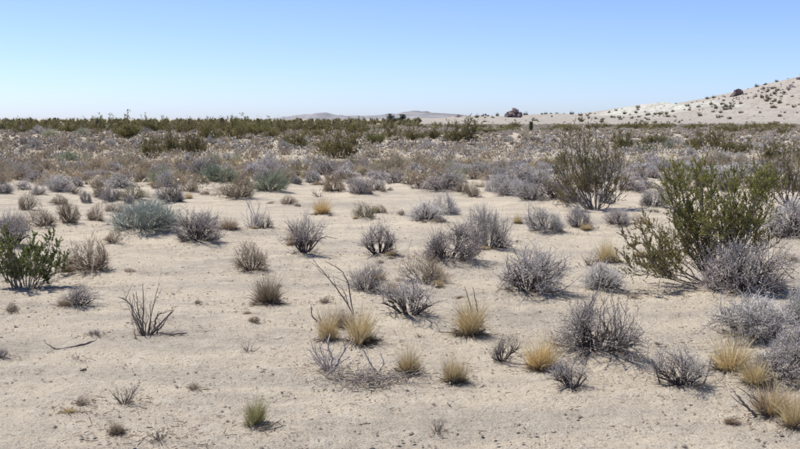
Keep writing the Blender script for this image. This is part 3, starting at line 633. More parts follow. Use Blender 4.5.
ground = link('ground', make_mesh('ground', V, [Q[:, ::-1], cap[:, ::-1]], M_SAND)); ground['kind'] = 'structure'

hx = np.linspace(-60, 800, 330); hy = np.linspace(205, 1300, 240)
HX, HY = np.meshgrid(hx, hy, indexing='ij'); HZm = hill_z(HX, HY)
edge = np.minimum(1, np.minimum(sstep(-60, 10, HX), 1))
HZm = np.where(HX < 10, HZm * edge - (1 - edge) * 0.6, HZm)
n0, n1_ = HX.shape; idx = np.arange(n0 * n1_).reshape(n0, n1_)
Q = np.stack([idx[:-1, :-1], idx[1:, :-1], idx[1:, 1:], idx[:-1, 1:]], -1).reshape(-1, 4)
hill = link('hill', make_mesh('hill', np.stack([HX, HY, HZm], -1).reshape(-1, 3), [Q], M_HILL)); hill['kind'] = 'structure'
def hillz(x, y): return float(hill_z(np.array([x]), np.array([y]))[0])

YM = 4200.0
mx_ = np.linspace(-800, 700, 260); my_ = np.linspace(3700, 4700, 56)
MX, MY = np.meshgrid(mx_, my_, indexing='ij'); MPX = 400 + F * MX / YM
sk = np.interp(MPX, [200, 272, 283, 300, 312, 320, 328, 334, 350, 362, 380, 395, 405, 413, 422, 432, 442, 452, 470, 500], [121, 120, 118.4, 116, 115, 113.2, 113.4, 115.6, 117.6, 117.0, 116.2, 114.4, 112.8, 111.8, 112.2, 113.4, 114.0, 114.6, 117, 121])
MH = np.maximum((HZ + 1.0 - sk) / F * YM * 0.98 + CAMH, -2)
prof = np.clip(1 - np.abs(MY - YM) / 480, 0, 1) ** 0.9
MZ = MH * prof + (prof * 9.0 * fbm(MX, MY, 48, 4, 81) + prof * (1 - prof) * 12 * fbm(MX, MY, 160, 3, 85)) * sstep(0, 6, MH) - 1.0
n0, n1_ = MX.shape; idx = np.arange(n0 * n1_).reshape(n0, n1_)
Q = np.stack([idx[:-1, :-1], idx[1:, :-1], idx[1:, 1:], idx[:-1, 1:]], -1).reshape(-1, 4)
mt = link('mountains', make_mesh('mountains', np.stack([MX, MY, MZ], -1).reshape(-1, 3), [Q], M_MTN)); mt['kind'] = 'structure'

# ------------------------------------------------------------------ plant prototypes
NEAR, FAR = 24.0, 0
PROTO = {
 ('B', 1): [(dome_shrub('bursage', 100 + k, 0.68, 24, 270, 9, tw=0.0020, leaf=3, lsz=0.0115, tlen=0.105), 0.68) for k in range(5)],
 ('B', 0): [(dome_shrub('bursage_far', 120 + k, 0.62, 16, 130, 8, tw=0.0045, st=0.014, leaf=2, lsz=0.02, tlen=0.09), 0.62) for k in range(5)],
 ('S', 1): [(dome_shrub('open_bursage', 140 + k, 0.78, 18, 120, 7, low=0.12, tw=0.0020, st=0.014, leaf=2, tlen=0.13, open_=1.0, upt=.3, lsz=0.012), 0.78) for k in range(4)],
 ('T', 1): [(dome_shrub('dry_shrub', 160 + k, 0.64, 26, 230, 9, tw=0.0019, st=0.010, leaf=3, tlen=0.09, lobes=8, lsz=0.013), 0.64) for k in range(5)],
 ('T', 0): [(dome_shrub('dry_shrub_far', 180 + k, 0.62, 16, 120, 7, tw=0.0042, st=0.012, leaf=2, tlen=0.10, lobes=7, lsz=0.02), 0.62) for k in range(5)],
 ('E', 1): [(dome_shrub('ephedra', 200 + k, 0.6, 30, 240, 9, tw=0.0024, st=0.008, leaf=0, tlen=0.17, lobes=3, upt=0.7), 0.6) for k in range(2)],
 ('E', 0): [(dome_shrub('ephedra_far', 210 + k, 0.6, 18, 130, 8, tw=0.0045, st=0.012, leaf=0, tlen=0.16, lobes=3, upt=0.6), 0.6) for k in range(2)],
 ('G', 1): [(grass_tuft('bunch_grass', 220 + k, 1.0, 820, 42 + 6 * k), 1.0) for k in range(4)],
 ('G', 0): [(grass_tuft('bunch_grass_far', 230 + k, 0.8, 170, 60, 0.03, dead=60), 0.8) for k in range(3)],
 ('D', 1): [(dead_shrub('dead_shrub', 240 + k, 0.8), 0.8) for k in range(4)],
}
PROTO[('S', 0)] = PROTO[('B', 0)]; PROTO[('D', 0)] = PROTO[('D', 1)]
rq = np.random.default_rng(300)
PROTO[('C', 0)] = [(creosote_parts('creosote_far', 300 + k, vase_tips(rq, 24, 1.0, 1.0, 8, 72), 1.0, 8, 4, 11, ll=0.034, st=0.010, leafy0=0.22, each=False), 1.0) for k in range(5)]

_o = 'first second third fourth fifth sixth seventh eighth ninth tenth eleventh twelfth thirteenth fourteenth fifteenth sixteenth seventeenth eighteenth nineteenth'.split()
ORD = ['nearest'] + _o[1:] + [t + ('ieth' if not k else 'y-' + _o[k - 1]) for t in ('twent', 'thirt', 'fort', 'fift', 'sixt') for k in range(10)]
MARKS = [i for i in ITEMS if i['mark']]
EXTRA_MARKS = [dict(px=705, py=286, mark='the big green creosote'), dict(px=25, py=287, mark='the green left-edge creosote'), dict(px=590, py=208, mark='the sprawling olive creosote'), dict(px=785, py=200, mark='the dark right-edge creosote')]
buckets = {}
for i in ITEMS:
    if i['label']: continue
    best = None
    for m in MARKS + EXTRA_MARKS:
        dx = i['px'] - m['px']; dy = (i['py'] - m['py']) * 2.5
        d = math.hypot(dx, dy)
        if best is None or d < best[0]: best = (d, m, dx, dy)
    d, m, dx, dy = best
    if abs(dx) > abs(dy): dr = 'right of' if dx > 0 else 'left of'
    else: dr = 'in front of' if dy > 0 else 'behind'
    buckets.setdefault((i['look'], ('tiny ' if i.get('stub') else '') + KIND[i['kind']][1], dr, m['mark']), []).append((d, i))
for (lo_, kn, dr, mk), L in buckets.items():
    L.sort(key=lambda t: t[0])
    for q, (d, i) in enumerate(L):
        i['label'] = ('%s %s %s %s' % (LOOK[lo_], kn, dr, mk)) if len(L) == 1 else ('%s %s %s %s %s' % (ORD[min(q, 60)], LOOK[lo_], kn, dr, mk))
cnt = {}
for i in ITEMS:
    nm, kn, cat, grp = KIND[i['kind']]
    near = 1 if i['y'] < NEAR else 0
    pl = PROTO.get((i['kind'], near)) or PROTO[(i['kind'], 0)]
    c = cnt[i['kind'], near] = cnt.get((i['kind'], near), -1) + 1
    parts, Hn = pl[c % len(pl)]
    z = gz(i['x'], i['y']) - 0.012 * min(1, i['w'])
    h = max(i['zt'] - z, 0.18 * i['w'])
    o = plant(nm, parts, (i['x'], i['y'], z), random.random() * 6.28, (i['w'], i['w'], h / Hn), PAL[i['look']])
    tag(o, i['label'], cat, grp)

# ------------------------------------------------------------------ the four creosote bushes of the near and middle ground
def px_tips(bx, by, tips, r, depth_sd=0.35):
    X, Y = at(bx, by); out = []
    for tx, ty in tips:
        dy = r.normal() * depth_sd
        d = ray(tx, ty); k = (Y + dy) / d.y
        out.append((d.x * k - X, dy, max(CAMH + d.z * k - gz(X, Y), 0.12)))
    return (X, Y, gz(X, Y) - 0.01), np.array(out)
r7 = np.random.default_rng(77)
big = [(675, 184), (668, 192), (681, 188), (700, 182), (694, 190), (707, 190), (764, 188), (770, 196), (757, 194), (733, 190), (724, 198), (742, 205), (640, 236), (650, 226), (632, 246), (627, 264), (642, 266), (660, 250), (676, 222),
       (690, 215), (716, 214), (735, 222), (752, 218), (664, 270), (684, 240), (705, 236), (726, 240), (772, 244), (650, 256), (668, 236), (698, 256), (720, 226), (745, 232), (672, 178), (679, 182), (664, 186), (699, 176), (704, 184), (711, 182), (762, 180), (768, 188), (757, 186), (735, 184), (728, 190), (686, 196), (748, 200), (774, 192)]
loc, tips = px_tips(722, 288, [(a, b_ - 5 if b_ < 210 else b_) for a, b_ in big], r7, 0.30)
o = plant('creosote_bush', creosote_parts('big_creosote', 401, tips, 1.15, 11, 6, 21, ll=0.018, st=0.0075, leafy0=0.52, tuft=0.78, hues=lambda t: (.27, .262, .072) if t[2] > 0.72 else (.25, .213, .08)), loc, 0, (1, 1, 1), PAL['leaf'])
tag(o, 'big green creosote bush at right, leaning left over a grey shrub', 'bush', 'creosote bushes')
lft = [(6, 238), (14, 246), (22, 244), (32, 242), (40, 246), (50, 244), (56, 250), (28, 252), (10, 258), (18, 262), (36, 258), (44, 262), (60, 262), (2, 250), (-6, 244), (-12, 252), (66, 262), (4, 232)]
loc, tips = px_tips(24, 288, lft, r7, 0.22)
o = plant('creosote_bush', creosote_parts('left_creosote', 402, tips, 0.55, 10, 6, 18, ll=0.018, st=0.008, leafy0=0.3), loc, 0, (1, 1, 1), PAL['bright'])
tag(o, 'low bright green creosote bush at the left edge', 'bush', 'creosote bushes')
mid = [(560, 150), (568, 140), (578, 136), (588, 138), (598, 142), (608, 150), (616, 160), (552, 164), (556, 178), (622, 172), (582, 152), (596, 158), (570, 160), (606, 168), (588, 166), (548, 188), (576, 146), (618, 148), (562, 170), (626, 186), (600, 152), (584, 144)]
loc, tips = px_tips(595, 210, mid, r7, 0.4)
o = plant('creosote_bush', creosote_parts('mid_creosote', 403, tips, 1.25, 10, 5, 12, ll=0.026, st=0.012, leafy0=0.3), loc, 0, (1, 1, 1), PAL['lolive'])
tag(o, 'sprawling olive creosote bush with dark bare stems right of centre', 'bush', 'creosote bushes')
rgt = [(762, 160), (772, 152), (782, 148), (790, 150), (800, 154), (810, 156), (820, 162), (758, 172), (768, 168), (780, 164), (794, 166), (806, 170), (764, 184), (774, 178), (816, 178), (788, 158)]
loc, tips = px_tips(790, 206, rgt, r7, 0.4)
o = plant('creosote_bush', creosote_parts('edge_creosote', 404, tips, 1.1, 10, 5, 12, ll=0.026, st=0.012, leafy0=0.3), loc, 0, (1, 1, 1), PAL['lolive'])
tag(o, 'dark olive creosote bush cut by the right edge behind the big creosote', 'bush', 'creosote bushes')

# ------------------------------------------------------------------ dead wood
def branch(name, paths, radii, label, cat, colr, twigs=3, seed=0, lift=0.0):
    """paths: lists of (px, py, height above the ground at the foot row) joined at one foot"""
    r = np.random.default_rng(seed); root = link(name, None); root.empty_display_size = 0.1
    fx, fy = at(*paths[0][0][:2]); fz = gz(fx, fy); root.location = (fx, fy, fz)
    for pts, rd in zip(paths, radii):
        P = []
        for q in pts:
            if len(q) == 2:      # in the upright plane through the foot
                d = ray(*q); k = fy / d.y; P.append((d.x * k - fx, r.normal() * 0.02, CAMH + d.z * k - fz))
            else:
                x, y = at(q[0], q[1]); P.append((x - fx, y - fy, gz(x, y) - fz + q[2]))
        P = np.array(P); t = np.linspace(0, len(P) - 1, 14); i = np.minimum(t.astype(int), len(P) - 2); w = (t - i)[:, None]
        Pp = P[i] * (1 - w) + P[i + 1] * w; Pp[1:-1] += r.normal(size=(12, 3)) * rd * 0.25
        g = Geo(); tubes(g, Pp[None], (np.linspace(1, 0.3, 14) * np.minimum(1, 0.45 + np.arange(14) * 0.25))[None] * rd, 5)
        s = link('stick', g.mesh(name + '_stick', M_WOOD), root, jit(colr))
        if twigs:
            g = Geo(); B, T = sample(Pp[None], np.zeros(twigs, int), 0.3 + 0.65 * r.random(twigs))
            P2 = grow(B, T + r.normal(size=(twigs, 3)) * 0.6, 0.06 + 0.1 * r.random(twigs), 4, 0.05, 0.2, r)
            tubes(g, P2, rd * 0.4 * np.linspace(1, .5, 4)[None] * np.ones((twigs, 1)), 3)
            link('twigs', g.mesh(name + '_twigs', M_WOOD), s, jit(colr))
    return tag(root, label, cat)
DK = (.17, .135, .115); PLW = (.42, .38, .35)
branch('dead_branch', [[(354, 317), (346, 302), (334, 285), (324, 272), (313, 260)], [(354, 317), (351, 300), (348, 282), (343, 272), (334, 266), (325, 261)], [(349, 306), (344, 291), (335, 284)]], [0.0075, 0.0075, 0.005],
       'forked dead branch standing in a V left of the dark brown shrub', 'dead branch', DK, 4, 1)
branch('dead_branch', [[(318, 322), (312, 316), (311, 304)], [(322, 323), (318, 314)]], [0.008, 0.006], 'short bent dead stick left of the narrow twin grass tuft', 'dead branch', DK, 1, 2)
branch('dead_branch', [[(473, 333), (470, 306), (465, 286)]], [0.008], 'left of two dark sticks poking from the straw tuft', 'stick', DK, 0, 3)
branch('dead_branch', [[(478, 333), (477, 306), (473, 288)]], [0.008], 'right of two dark sticks poking from the straw tuft', 'stick', DK, 0, 4)
branch('fallen_stick', [[(97, 343, .018), (88, 345, .015), (74, 348, .012), (58, 350, .008), (50, 349, .006)]], [0.011], 'dark fallen stick lying on the bare sand at left', 'stick', DK, 2, 5)
branch('fallen_stick', [[(86, 371, .012), (80, 372, .010)]], [0.012], 'small dark piece of wood on the sand below the fallen stick', 'stick', DK, 0, 6)
branch('fallen_stick', [[(187, 335, .016), (172, 336, .014), (158, 335, .014)]], [0.011], 'dark fallen stem lying right of the spiky dead shrub', 'stick', DK, 2, 7)
branch('fallen_stick', [[(365, 389, .012), (378, 389, .01), (390, 386, .008)]], [0.009], 'thin pale stick below the flattened dead mat', 'stick', (.3, .25, .2), 0, 8)
branch('dead_branch', [[(331, 372), (332, 358), (328, 345), (330, 334)], [(333, 372), (342, 355), (352, 340)], [(330, 370), (345, 360), (350, 356)]], [0.010, 0.010, 0.008], 'white bleached dead branches standing in front of the twin tufts', 'dead branch', PLW, 2, 9)
branch('dead_branch', [[(378, 374), (370, 362), (364, 350)], [(378, 374), (384, 362), (380, 352)]], [0.008, 0.007], 'pale forked dead branch above the flattened dead mat', 'dead branch', PLW, 2, 10)
branch('fallen_stick', [[(258, 432, .01), (272, 430, .02), (282, 424, .03)]], [0.008], 'short curved twig at the right foot of the lone green-tinged tuft', 'stick', (.2, .16, .12), 1, 11)
branch('dead_branch', [[(255, 226), (252, 214), (247, 203), (243, 197)], [(257, 226), (254, 212), (249, 199)], [(252, 224), (240, 212)]], [0.010, 0.010, 0.006], 'white leaning dead stems above the low dark shrub', 'dead branch', (.62, .59, .57), 0, 12)
branch('dead_branch', [[(140, 332), (136, 316), (128, 302), (118, 297)], [(142, 332), (138, 310), (136, 292)], [(154, 332), (156, 318), (161, 312)], [(156, 333), (164, 324), (168, 316)]], [0.009, 0.008, 0.012, 0.009], 'curved bare stems rising from the spiky dead shrub', 'dead branch', (.22, .18, .155), 4, 13)
branch('dead_branch', [[(662, 388), (656, 372), (650, 358)], [(702, 386), (708, 372), (712, 356)]], [0.008, 0.007], 'dark bare stems flanking the spreading shrub in the right foreground', 'dead branch', (.2, .165, .15), 2, 14)
branch('dead_branch', [[(758, 420), (748, 408), (738, 396)], [(766, 420), (760, 404), (750, 394)]], [0.012, 0.009], 'dark curved dead stems left of the bottom right straw tuft', 'dead branch', DK, 2, 15)
# the flattened mat of grey dead twigs
r8 = np.random.default_rng(88); mxx, myy = at(372, 381); g = Geo(); nmat = 280
B = np.stack([r8.normal(size=nmat) * 0.17, r8.normal(size=nmat) * 0.09, 0.004 + 0.05 * r8.random(nmat)], -1)
D = np.stack([r8.normal(size=nmat), r8.normal(size=nmat) * 0.7, 0.15 * r8.normal(size=nmat)], -1)
P = grow(B, D, 0.05 + 0.12 * r8.random(nmat), 4, 0.02, 0.25, r8); P[..., 2] = np.maximum(P[..., 2], 0.003)
tubes(g, P, 0.0024 * np.linspace(1, .5, 4)[None] * (0.6 + 0.9 * r8.random((nmat, 1))), 3)
mat_o = link('dead_twig_mat', None); mtw = link('twigs', g.mesh('dead_twig_mat', M_TWIG), mat_o, (.28, .24, .21)); mtw['kind'] = 'stuff'; mat_o.location = (mxx, myy, gz(mxx, myy))
tag(mat_o, 'flattened mat of pale dead twigs on the sand at bottom centre', 'dead shrub')

# ------------------------------------------------------------------ the far plants: yucca stump, two dark trees, rocks, hillside shrubs
X, Y, wm, zt = spot(531, 131.5, 4.0, 10.5, 0); z0 = gz(X, Y)
root = link('yucca', None); root.location = (X, Y, z0); hh = zt - z0; r9 = np.random.default_rng(9)
g = Geo(); tubes(g, np.stack([np.zeros(6), np.zeros(6), np.linspace(-.05, hh * .9, 6)], -1)[None], np.linspace(.17, .12, 6)[None], 8)
link('trunk', g.mesh('yucca_trunk', M_WOOD), root, (.14, .12, .08))
g = Geo(); nl = 700; ph = r9.random(nl) * 6.283; zz = hh * (0.12 + 0.8 * r9.random(nl)); C = np.stack([np.cos(ph) * .12, np.sin(ph) * .12, zz], -1)
leaves(g, C, nrm(np.stack([np.cos(ph), np.sin(ph), 0.4 + 0.9 * r9.random(nl)], -1)), 0.22, 0.035, r9)
link('leaves', g.mesh('yucca_leaves', M_LEAF, False), root, (.07, .095, .035))
tag(root, 'stubby dark green column-like yucca standing alone below the rock outcrop', 'yucca')

def tree(x, yb, w, h, label, seed):
    r = np.random.default_rng(seed); X, Y, wm, zt = spot(x, yb, w, h, 0); z0 = gz(X, Y); H = zt - z0
    root = link('tree', None); root.location = (X, Y, z0)
    g = Geo(); D, ph = cone_dirs(7, 5, 55, r); P = grow(np.zeros((7, 3)) + np.array([0, 0, -.1]), D, np.full(7, H * .7), 6, .1, .15, r)
    tubes(g, P, 0.02 * H * np.linspace(1.3, .4, 6)[None] * np.ones((7, 1)), 5); link('trunk', g.mesh('tree_trunk', M_WOOD), root, (.1, .085, .07))
    g = Geo(); nc = 26; c = r.normal(size=(nc, 3)) * np.array([wm * .22, wm * .22, H * .16]) + np.array([0, 0, H * .62])
    C = np.repeat(c, 130, 0) + r.normal(size=(nc * 130, 3)) * H * 0.075
    C[:, 2] = np.clip(C[:, 2], H * 0.12, H * 1.0)
    leaves(g, C, nrm(r.normal(size=C.shape) + np.array([0, 0, .3])), H * .05, H * .028, r); link('crown', g.mesh('tree_crown', M_LEAF, False), root, (.025, .04, .025))
    return tag(root, label, 'tree', 'dark far trees')
tree(391, 124.5, 13, 10.5, 'larger dark tree on the far plain in front of the mountains', 5)
tree(402.5, 124.5, 8, 10, 'smaller dark tree right of its larger twin on the far plain', 6)

def boulder(seed):
    import bmesh
    r = np.random.default_rng(seed); bm = bmesh.new(); bmesh.ops.create_icosphere(bm, subdivisions=3, radius=0.5)
    pl = [(nrm(r.normal(size=3)), 0.30 + 0.14 * r.random()) for _ in range(11)]
    for v in bm.verts:
        p = np.array(v.co)
        for nn, d in pl:
            e = p @ nn - d
            if e > 0: p = p - nn * e * 0.92
        v.co = p * (1 + 0.05 * r.normal())
    me = bpy.data.meshes.new('boulder'); bm.to_mesh(me); bm.free(); me.materials.append(M_ROCK); return me
BLD = [boulder(500 + k) for k in range(5)]
def outcrop(x, Yd, wpx, hpx, n_, label, colr, seed):
    r = np.random.default_rng(seed); X = (x - CX) / F * Yd; root = link('rock_outcrop', None); Z = hillz(X, Yd); root.location = (X, Yd, Z)
    wm, hm = wpx * Yd / F, hpx * Yd / F
    for k in range(n_):
        u = r.normal() * 0.24; s = (0.30 + 0.25 * r.random()) * hm
        lx, ly = u * wm, r.normal() * 0.15 * wm
        top = hm * max(0.1, 1 - abs(u) * 1.9) * r.random() ** 0.7
        o = link('boulder', BLD[k % 5], root, jit(colr, 0.2)); gzr = hillz(X + lx, Yd + ly) - Z
        o.location = (lx, ly, gzr + max(0.15 * s, top - s * .35)); o.scale = (s * (1.1 + r.random() * .7), s * (1 + r.random() * .5), s * (.8 + r.random() * .4)); o.rotation_euler = (r.random(), r.random(), r.random() * 6)
    return tag(root, label, 'rock outcrop', 'rock outcrops on the hill')
RK = (.21, .16, .15)
def crest_y(px): return 690.0
outcrop(514, 600, 22, 9, 46, 'dark reddish rock outcrop on the low pale rise right of centre', RK, 1)
outcrop(735, 690, 11, 8, 26, 'jagged dark rock knob on the hill crest at right', RK, 2)
outcrop(799, 690, 10, 6, 20, 'dark rocks on the crest where the hill leaves the frame', RK, 3)
outcrop(484, 640, 14, 3.5, 16, 'low reddish rocks left of the dark outcrop on the rise', (.3, .22, .19), 4)
outcrop(458, 660, 8, 3, 10, 'small reddish rocks at the left end of the pale rise', (.3, .22, .19), 5)
outcrop(786, 660, 14, 3, 14, 'scattered grey rocks just under the crest at far right', (.25, .22, .21), 6)
outcrop(760, 688, 12, 3, 10, 'low line of dark rocks along the crest right of the jagged knob', RK, 7)

rb_ = np.random.default_rng(55); LR = []
for k in range(46):
    x = 690 + 112 * rb_.random() ** 0.7; y = np.interp(x, SKX, SKY_) + 1 + 14 * rb_.random() ** 1.6
    X, Y = at(x, y, lambda a, b_: np.maximum(hill_z(a, b_), -0.3))
    if Y > 900: continue
    s_ = (0.9 + 1.6 * rb_.random() ** 2) * Y / F * 1.1; o = link('hillside_boulder', BLD[k % 5], None, jit((.22, .185, .175), 0.25)); o.location = (X, Y, hillz(X, Y) + 0.2 * s_); o.scale = (s_ * 1.3, s_, s_ * 0.8); o.rotation_euler = (0.3 * rb_.random(), 0.3 * rb_.random(), 6 * rb_.random()); LR.append((x, o))
for q, (x, o) in enumerate(sorted(LR, key=lambda t: t[0])):
    tag(o, '%s dark boulder from the left under the right hill crest' % (ORD[q] if q else 'first'), 'boulder', 'boulders under the hill crest')
# shrubs dotted over the hill: (x, y) of the photograph
HS = [(713, 112), (712, 107), (711, 103), (721, 113), (718, 118), (722, 117), (732, 107), (734, 102), (747, 119), (754, 116), (763, 117), (758, 108), (766, 101), (773, 102), (780, 116.5), (785, 113), (781, 112), (772, 108), (788, 105), (794, 107.5), (799, 105),
      (771, 96), (784, 93), (755, 97), (724, 101), (719, 99), (784, 119), (777, 123), (747, 122.5), (655, 123), (675, 121.5), (711, 125), (604, 119), (741, 104), (748, 98), (762, 93), (776, 92), (789, 90), (792, 97), (781, 97), (767, 92), (690, 108), (684, 110), (687, 106),
      (638, 110), (636, 113), (641, 116), (645, 112), (648, 115), (655, 108), (630, 115), (625, 114), (619, 118), (612, 117), (660, 113), (668, 117), (673, 112), (664, 106), (700, 116), (690, 120), (760, 113), (800, 99), (797, 113), (741, 113), (729, 119), (738, 124), (765, 125)]
rh = np.random.default_rng(44); HILLS = []
for k in range(52): HS.append((455 + 185 * rh.random(), 115.5 + 7.5 * rh.random()))
for x, y in [(636, 105), (622, 109), (616, 111), (609, 113), (676, 104), (692, 103), (697, 101.5), (708, 99), (714, 98), (723, 96.5), (748, 89), (757, 87), (765, 85), (777, 82), (788, 79), (525, 113), (545, 113), (550, 113), (556, 112.6), (563, 112.8), (571, 113.5), (590, 114), (595, 114), (541, 113)]: HS.append((x, y))
for k in range(16):
    cx_, cy_ = 640 + 160 * rh.random(), 0; cy_ = np.interp(cx_, SKX, SKY_) + 4 + 16 * rh.random()
    for q in range(5): HS.append((cx_ + 4.5 * rh.normal(), min(cy_ + 1.8 * rh.normal(), 124)))
for (x, y) in HS:
    X, Y = at(x, y, lambda a, b_: np.maximum(hill_z(a, b_), -0.3))
    if Y > 900 or Y < 240:
        Y = 696.0; X = (x - CX) / F * Y
    z = hillz(X, Y); w = (1.6 + 4.0 * rh.random() ** 1.4) * Y / F; h = (0.6 + 0.3 * rh.random()) * w
    parts, _ = PROTO[('C', 0)][int(rh.integers(5))]
    o = plant('hillside_shrub', parts, (X, Y, z - 0.08), rh.random() * 6.28, (w, w, h), dict(stems=(.16, .14, .12), foliage=(.19, .18, .09)))
    HILLS.append((x, y, o))
HM = [(514, 116, 'the dark reddish outcrop'), (735, 92, 'the jagged rock knob'), (655, 109, 'the pale hill shoulder'), (799, 78, 'the crest rocks at the right edge'), (458, 116, 'the rocks at the left end of the rise'),
      (786, 100, 'the scattered grey rocks'), (580, 118, 'the middle of the low pale rise'), (760, 120, 'the foot of the right slope')]
hb = {}
for x, y, o in HILLS:
    d, m, dx, dy = min(((math.hypot(x - m[0], 2 * (y - m[1])), m, x - m[0], 2 * (y - m[1])) for m in HM), key=lambda t: t[0])
    dr = ('right of' if dx > 0 else 'left of') if abs(dx) > abs(dy) else ('below' if dy > 0 else 'above')
    hb.setdefault((dr, m[2]), []).append((d, o))
for (dr, mk), L in hb.items():
    for q, (d, o) in enumerate(sorted(L, key=lambda t: t[0])):
        tag(o, '%s small olive hillside shrub %s %s' % (ORD[q], dr, mk), 'shrub', 'shrubs dotted over the pale hill')

# ------------------------------------------------------------------ uncountable stuff
def scatter(name, label, cat, pts, widths, heights, material, colr, nq, ql, qw, seed, heart):
    r = np.random.default_rng(seed); n_ = len(pts); N = n_ * nq
    ph = r.random(N) * 6.283; u = r.random(N); th = np.arccos(np.clip(u, 0, 1)); rr = 0.6 + 0.4 * r.random(N)
    w = np.repeat(widths, nq); h = np.repeat(heights, nq); b_ = np.repeat(pts, nq, 0)
    D = np.stack([np.sin(th) * np.cos(ph), np.sin(th) * np.sin(ph), np.cos(th)], -1)
    C = b_ + D * np.stack([w * .5 * rr, w * .5 * rr, h * rr], -1) * 0.9
    g = Geo(); leaves(g, C, nrm(D * 0.5 + r.normal(size=(N, 3)) * 0.6 + np.array([0, 0, .3])), ql * w * (0.6 + .8 * r.random(N)), qw * w, r)
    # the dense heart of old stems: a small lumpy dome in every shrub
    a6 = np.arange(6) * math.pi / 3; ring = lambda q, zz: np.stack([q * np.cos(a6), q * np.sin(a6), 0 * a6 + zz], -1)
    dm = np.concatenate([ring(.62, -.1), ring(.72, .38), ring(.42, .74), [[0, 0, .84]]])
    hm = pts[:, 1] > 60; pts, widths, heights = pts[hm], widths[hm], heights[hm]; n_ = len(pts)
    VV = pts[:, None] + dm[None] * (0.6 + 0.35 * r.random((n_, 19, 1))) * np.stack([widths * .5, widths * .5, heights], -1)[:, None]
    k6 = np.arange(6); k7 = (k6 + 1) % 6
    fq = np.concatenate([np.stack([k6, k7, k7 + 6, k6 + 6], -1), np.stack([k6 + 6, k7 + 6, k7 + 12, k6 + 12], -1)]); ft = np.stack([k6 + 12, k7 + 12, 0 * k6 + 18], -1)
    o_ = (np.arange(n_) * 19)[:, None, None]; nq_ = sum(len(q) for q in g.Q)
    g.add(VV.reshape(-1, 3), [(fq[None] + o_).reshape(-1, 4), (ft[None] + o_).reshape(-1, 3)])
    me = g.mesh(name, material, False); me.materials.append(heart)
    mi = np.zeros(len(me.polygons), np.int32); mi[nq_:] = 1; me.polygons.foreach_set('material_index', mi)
    o = link(name, me, None, colr); o['kind'] = 'stuff'; o['label'] = label; o['category'] = cat
def wedge(n_, y0, y1, seed, p=0.5, k=0.47):
    r = np.random.default_rng(seed); Y = (y0 ** 2 + (y1 ** 2 - y0 ** 2) * r.random(n_) ** (1 / (2 * p)) ) ** 0.5; X = (r.random(n_) * 2 - 1) * k * Y
    Z = land_z(X, Y); return np.stack([X, Y, Z], -1)
def keep_far(p):
    a = np.array([[o_[0], o_[1], o_[2]] for o_ in occ]); m = np.ones(len(p), bool)
    for i in range(len(p)):
        m[i] = np.all((p[i, 0] - a[:, 0]) ** 2 + (p[i, 1] - a[:, 1]) ** 2 > (0.38 * (a[:, 2] + 0.7)) ** 2)
    return p[m]
rs = np.random.default_rng(600)
def thick(p):      # keep off the open sand flat
    px = 400 + F * p[:, 0] / p[:, 1]; py = HZ + F * CAMH / p[:, 1]
    return p[py < np.where(px < 215, 194, np.where(px < 500, 182, 190))]
for nm_, tx_, cc_, sd_ in (('low_grey_scrub', 'low pale grey scrub filling the plain between the shrubs towards the hill', (.40, .365, .325), 601), ('low_brown_scrub', 'low tan and brown scrub filling the plain between the shrubs', (.39, .315, .205), 602)):
    p = np.concatenate([keep_far(thick(wedge(1000, 24, 62, sd_, 0.5))), keep_far(wedge(5200, 55, 300, sd_ + 10, 0.42))])
    if sd_ == 601: p = p[rs.random(len(p)) < np.where(p[:, 0] > 0, 1.0, 0.6)]
    else: p = p[rs.random(len(p)) < np.where(p[:, 0] > 0, 0.6, 1.0)]
    scatter(nm_, tx_, 'scrub', p, np.where(p[:, 1] < 62, .35, .6) + .6 * rs.random(len(p)), .22 + .28 * rs.random(len(p)), M_SCRUB, cc_, 34, .17, .075, sd_ + 20, M_HEART)
p = wedge(1500, 150, 520, 603, 0.5); pp = 400 + F * p[:, 0] / p[:, 1]
p = p[(rs.random(len(p)) < np.where(pp < 420, 1.0, np.where(p[:, 1] < 240, .5, 0.0)))]
pp = 400 + F * p[:, 0] / p[:, 1]
scatter('far_creosote_scrub', 'far olive green belt of creosote scrub along the horizon', 'scrub', p, 1.6 + 1.2 * rs.random(len(p)), np.where(pp < 420, 1.15 + 1.7 * rs.random(len(p)) ** 1.6, .8 + .4 * rs.random(len(p))), M_LEAF, (.175, .155, .062), 80, .13, .04, 613, M_HEART2)

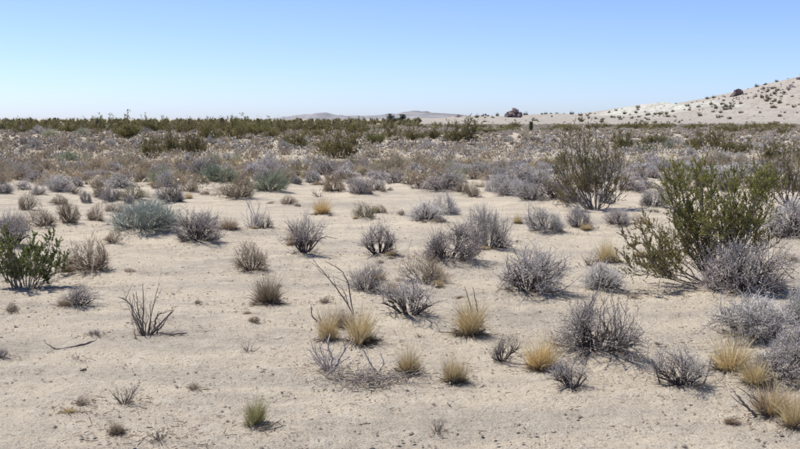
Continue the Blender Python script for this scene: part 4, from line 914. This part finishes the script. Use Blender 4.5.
# pebbles and clods on the near sand
rp = np.random.default_rng(700); npb = 9000
Y = 3.5 + 15 * rp.random(npb) ** 1.3; X = (rp.random(npb) * 2 - 1) * 0.45 * Y; Z = ground_z(X, Y)
s = 0.003 + 0.009 * rp.random(npb) ** 3
O = np.array([[1, 0, 0], [0, 1, 0], [-1, 0, 0], [0, -1, 0], [0, 0, .7], [0, 0, -.5]])
V = np.stack([X, Y, Z + 0.004], -1)[:, None] + (O * (0.7 + 0.6 * rp.random((npb, 6, 1)))) * s[:, None, None] * np.stack([1 + .8 * rp.random(npb), 1 + .5 * rp.random(npb), np.ones(npb)], -1)[:, None]
FO = np.array([[0, 1, 4], [1, 2, 4], [2, 3, 4], [3, 0, 4], [1, 0, 5], [2, 1, 5], [3, 2, 5], [0, 3, 5]])
Q = (np.arange(npb)[:, None, None] * 6 + FO).reshape(-1, 3)
o = link('gravel', make_mesh('gravel', V.reshape(-1, 3), [Q], M_WOOD, False), None, (.27, .22, .17)); o['kind'] = 'stuff'; o['label'] = 'tiny pebbles and clods strewn on the near sand'; o['category'] = 'gravel'
# fallen twigs and leaf litter, thickest around the plants
near_items = [i for i in ITEMS if i['y'] < 20]
ctr = [(i['x'] + 0.15 * i['w'], i['y'], i['w'] * 0.55) for i in near_items for _ in range(1 + int(7 * min(i['w'], 0.8)))]
for px, py, sg, n_ in [(650, 296, .35, 14), (690, 292, .4, 12), (40, 290, .35, 14), (55, 284, .3, 8), (372, 380, .22, 14), (330, 372, .2, 6), (160, 432, .25, 7), (118, 404, .2, 6), (30, 284, .3, 8), (770, 424, .3, 6), (740, 384, .3, 6), (600, 366, .3, 6), (200, 445, .3, 4), (60, 420, .3, 4), (240, 300, .3, 3), (690, 340, .3, 3), (320, 300, .4, 3)]:
    x, y = at(px, py); ctr += [(x, y, sg)] * n_
nlt = 14000; ci = rp.integers(0, len(ctr), nlt); ctr = np.array(ctr)[ci]
X = ctr[:, 0] + rp.normal(size=nlt) * ctr[:, 2]; Y = ctr[:, 1] + rp.normal(size=nlt) * ctr[:, 2] * 0.8
m = rp.random(nlt) < 0.28; X[m] = ((rp.random(nlt) * 2 - 1) * 6)[m]; Y[m] = (3.6 + 12 * rp.random(nlt))[m]
Y = np.maximum(Y, 2.5); Z = ground_z(X, Y) + 0.006
D = np.stack([rp.normal(size=nlt), rp.normal(size=nlt), 0.10 * rp.normal(size=nlt)], -1)
P = grow(np.stack([X, Y, Z], -1), D, 0.008 + 0.06 * rp.random(nlt) ** 3, 3, 0.0, 0.15, rp)
P[..., 2] = np.maximum(P[..., 2], (Z - 0.002)[:, None]); g = Geo(); tubes(g, P, 0.0022 * np.array([[1, .9, .5]]) * (0.5 + rp.random((nlt, 1))), 3)
o = link('plant_litter', g.mesh('plant_litter', M_WOOD), None, (.22, .155, .11)); o['kind'] = 'stuff'; o['label'] = 'fallen twigs and dry leaf litter scattered round the shrubs'; o['category'] = 'litter'
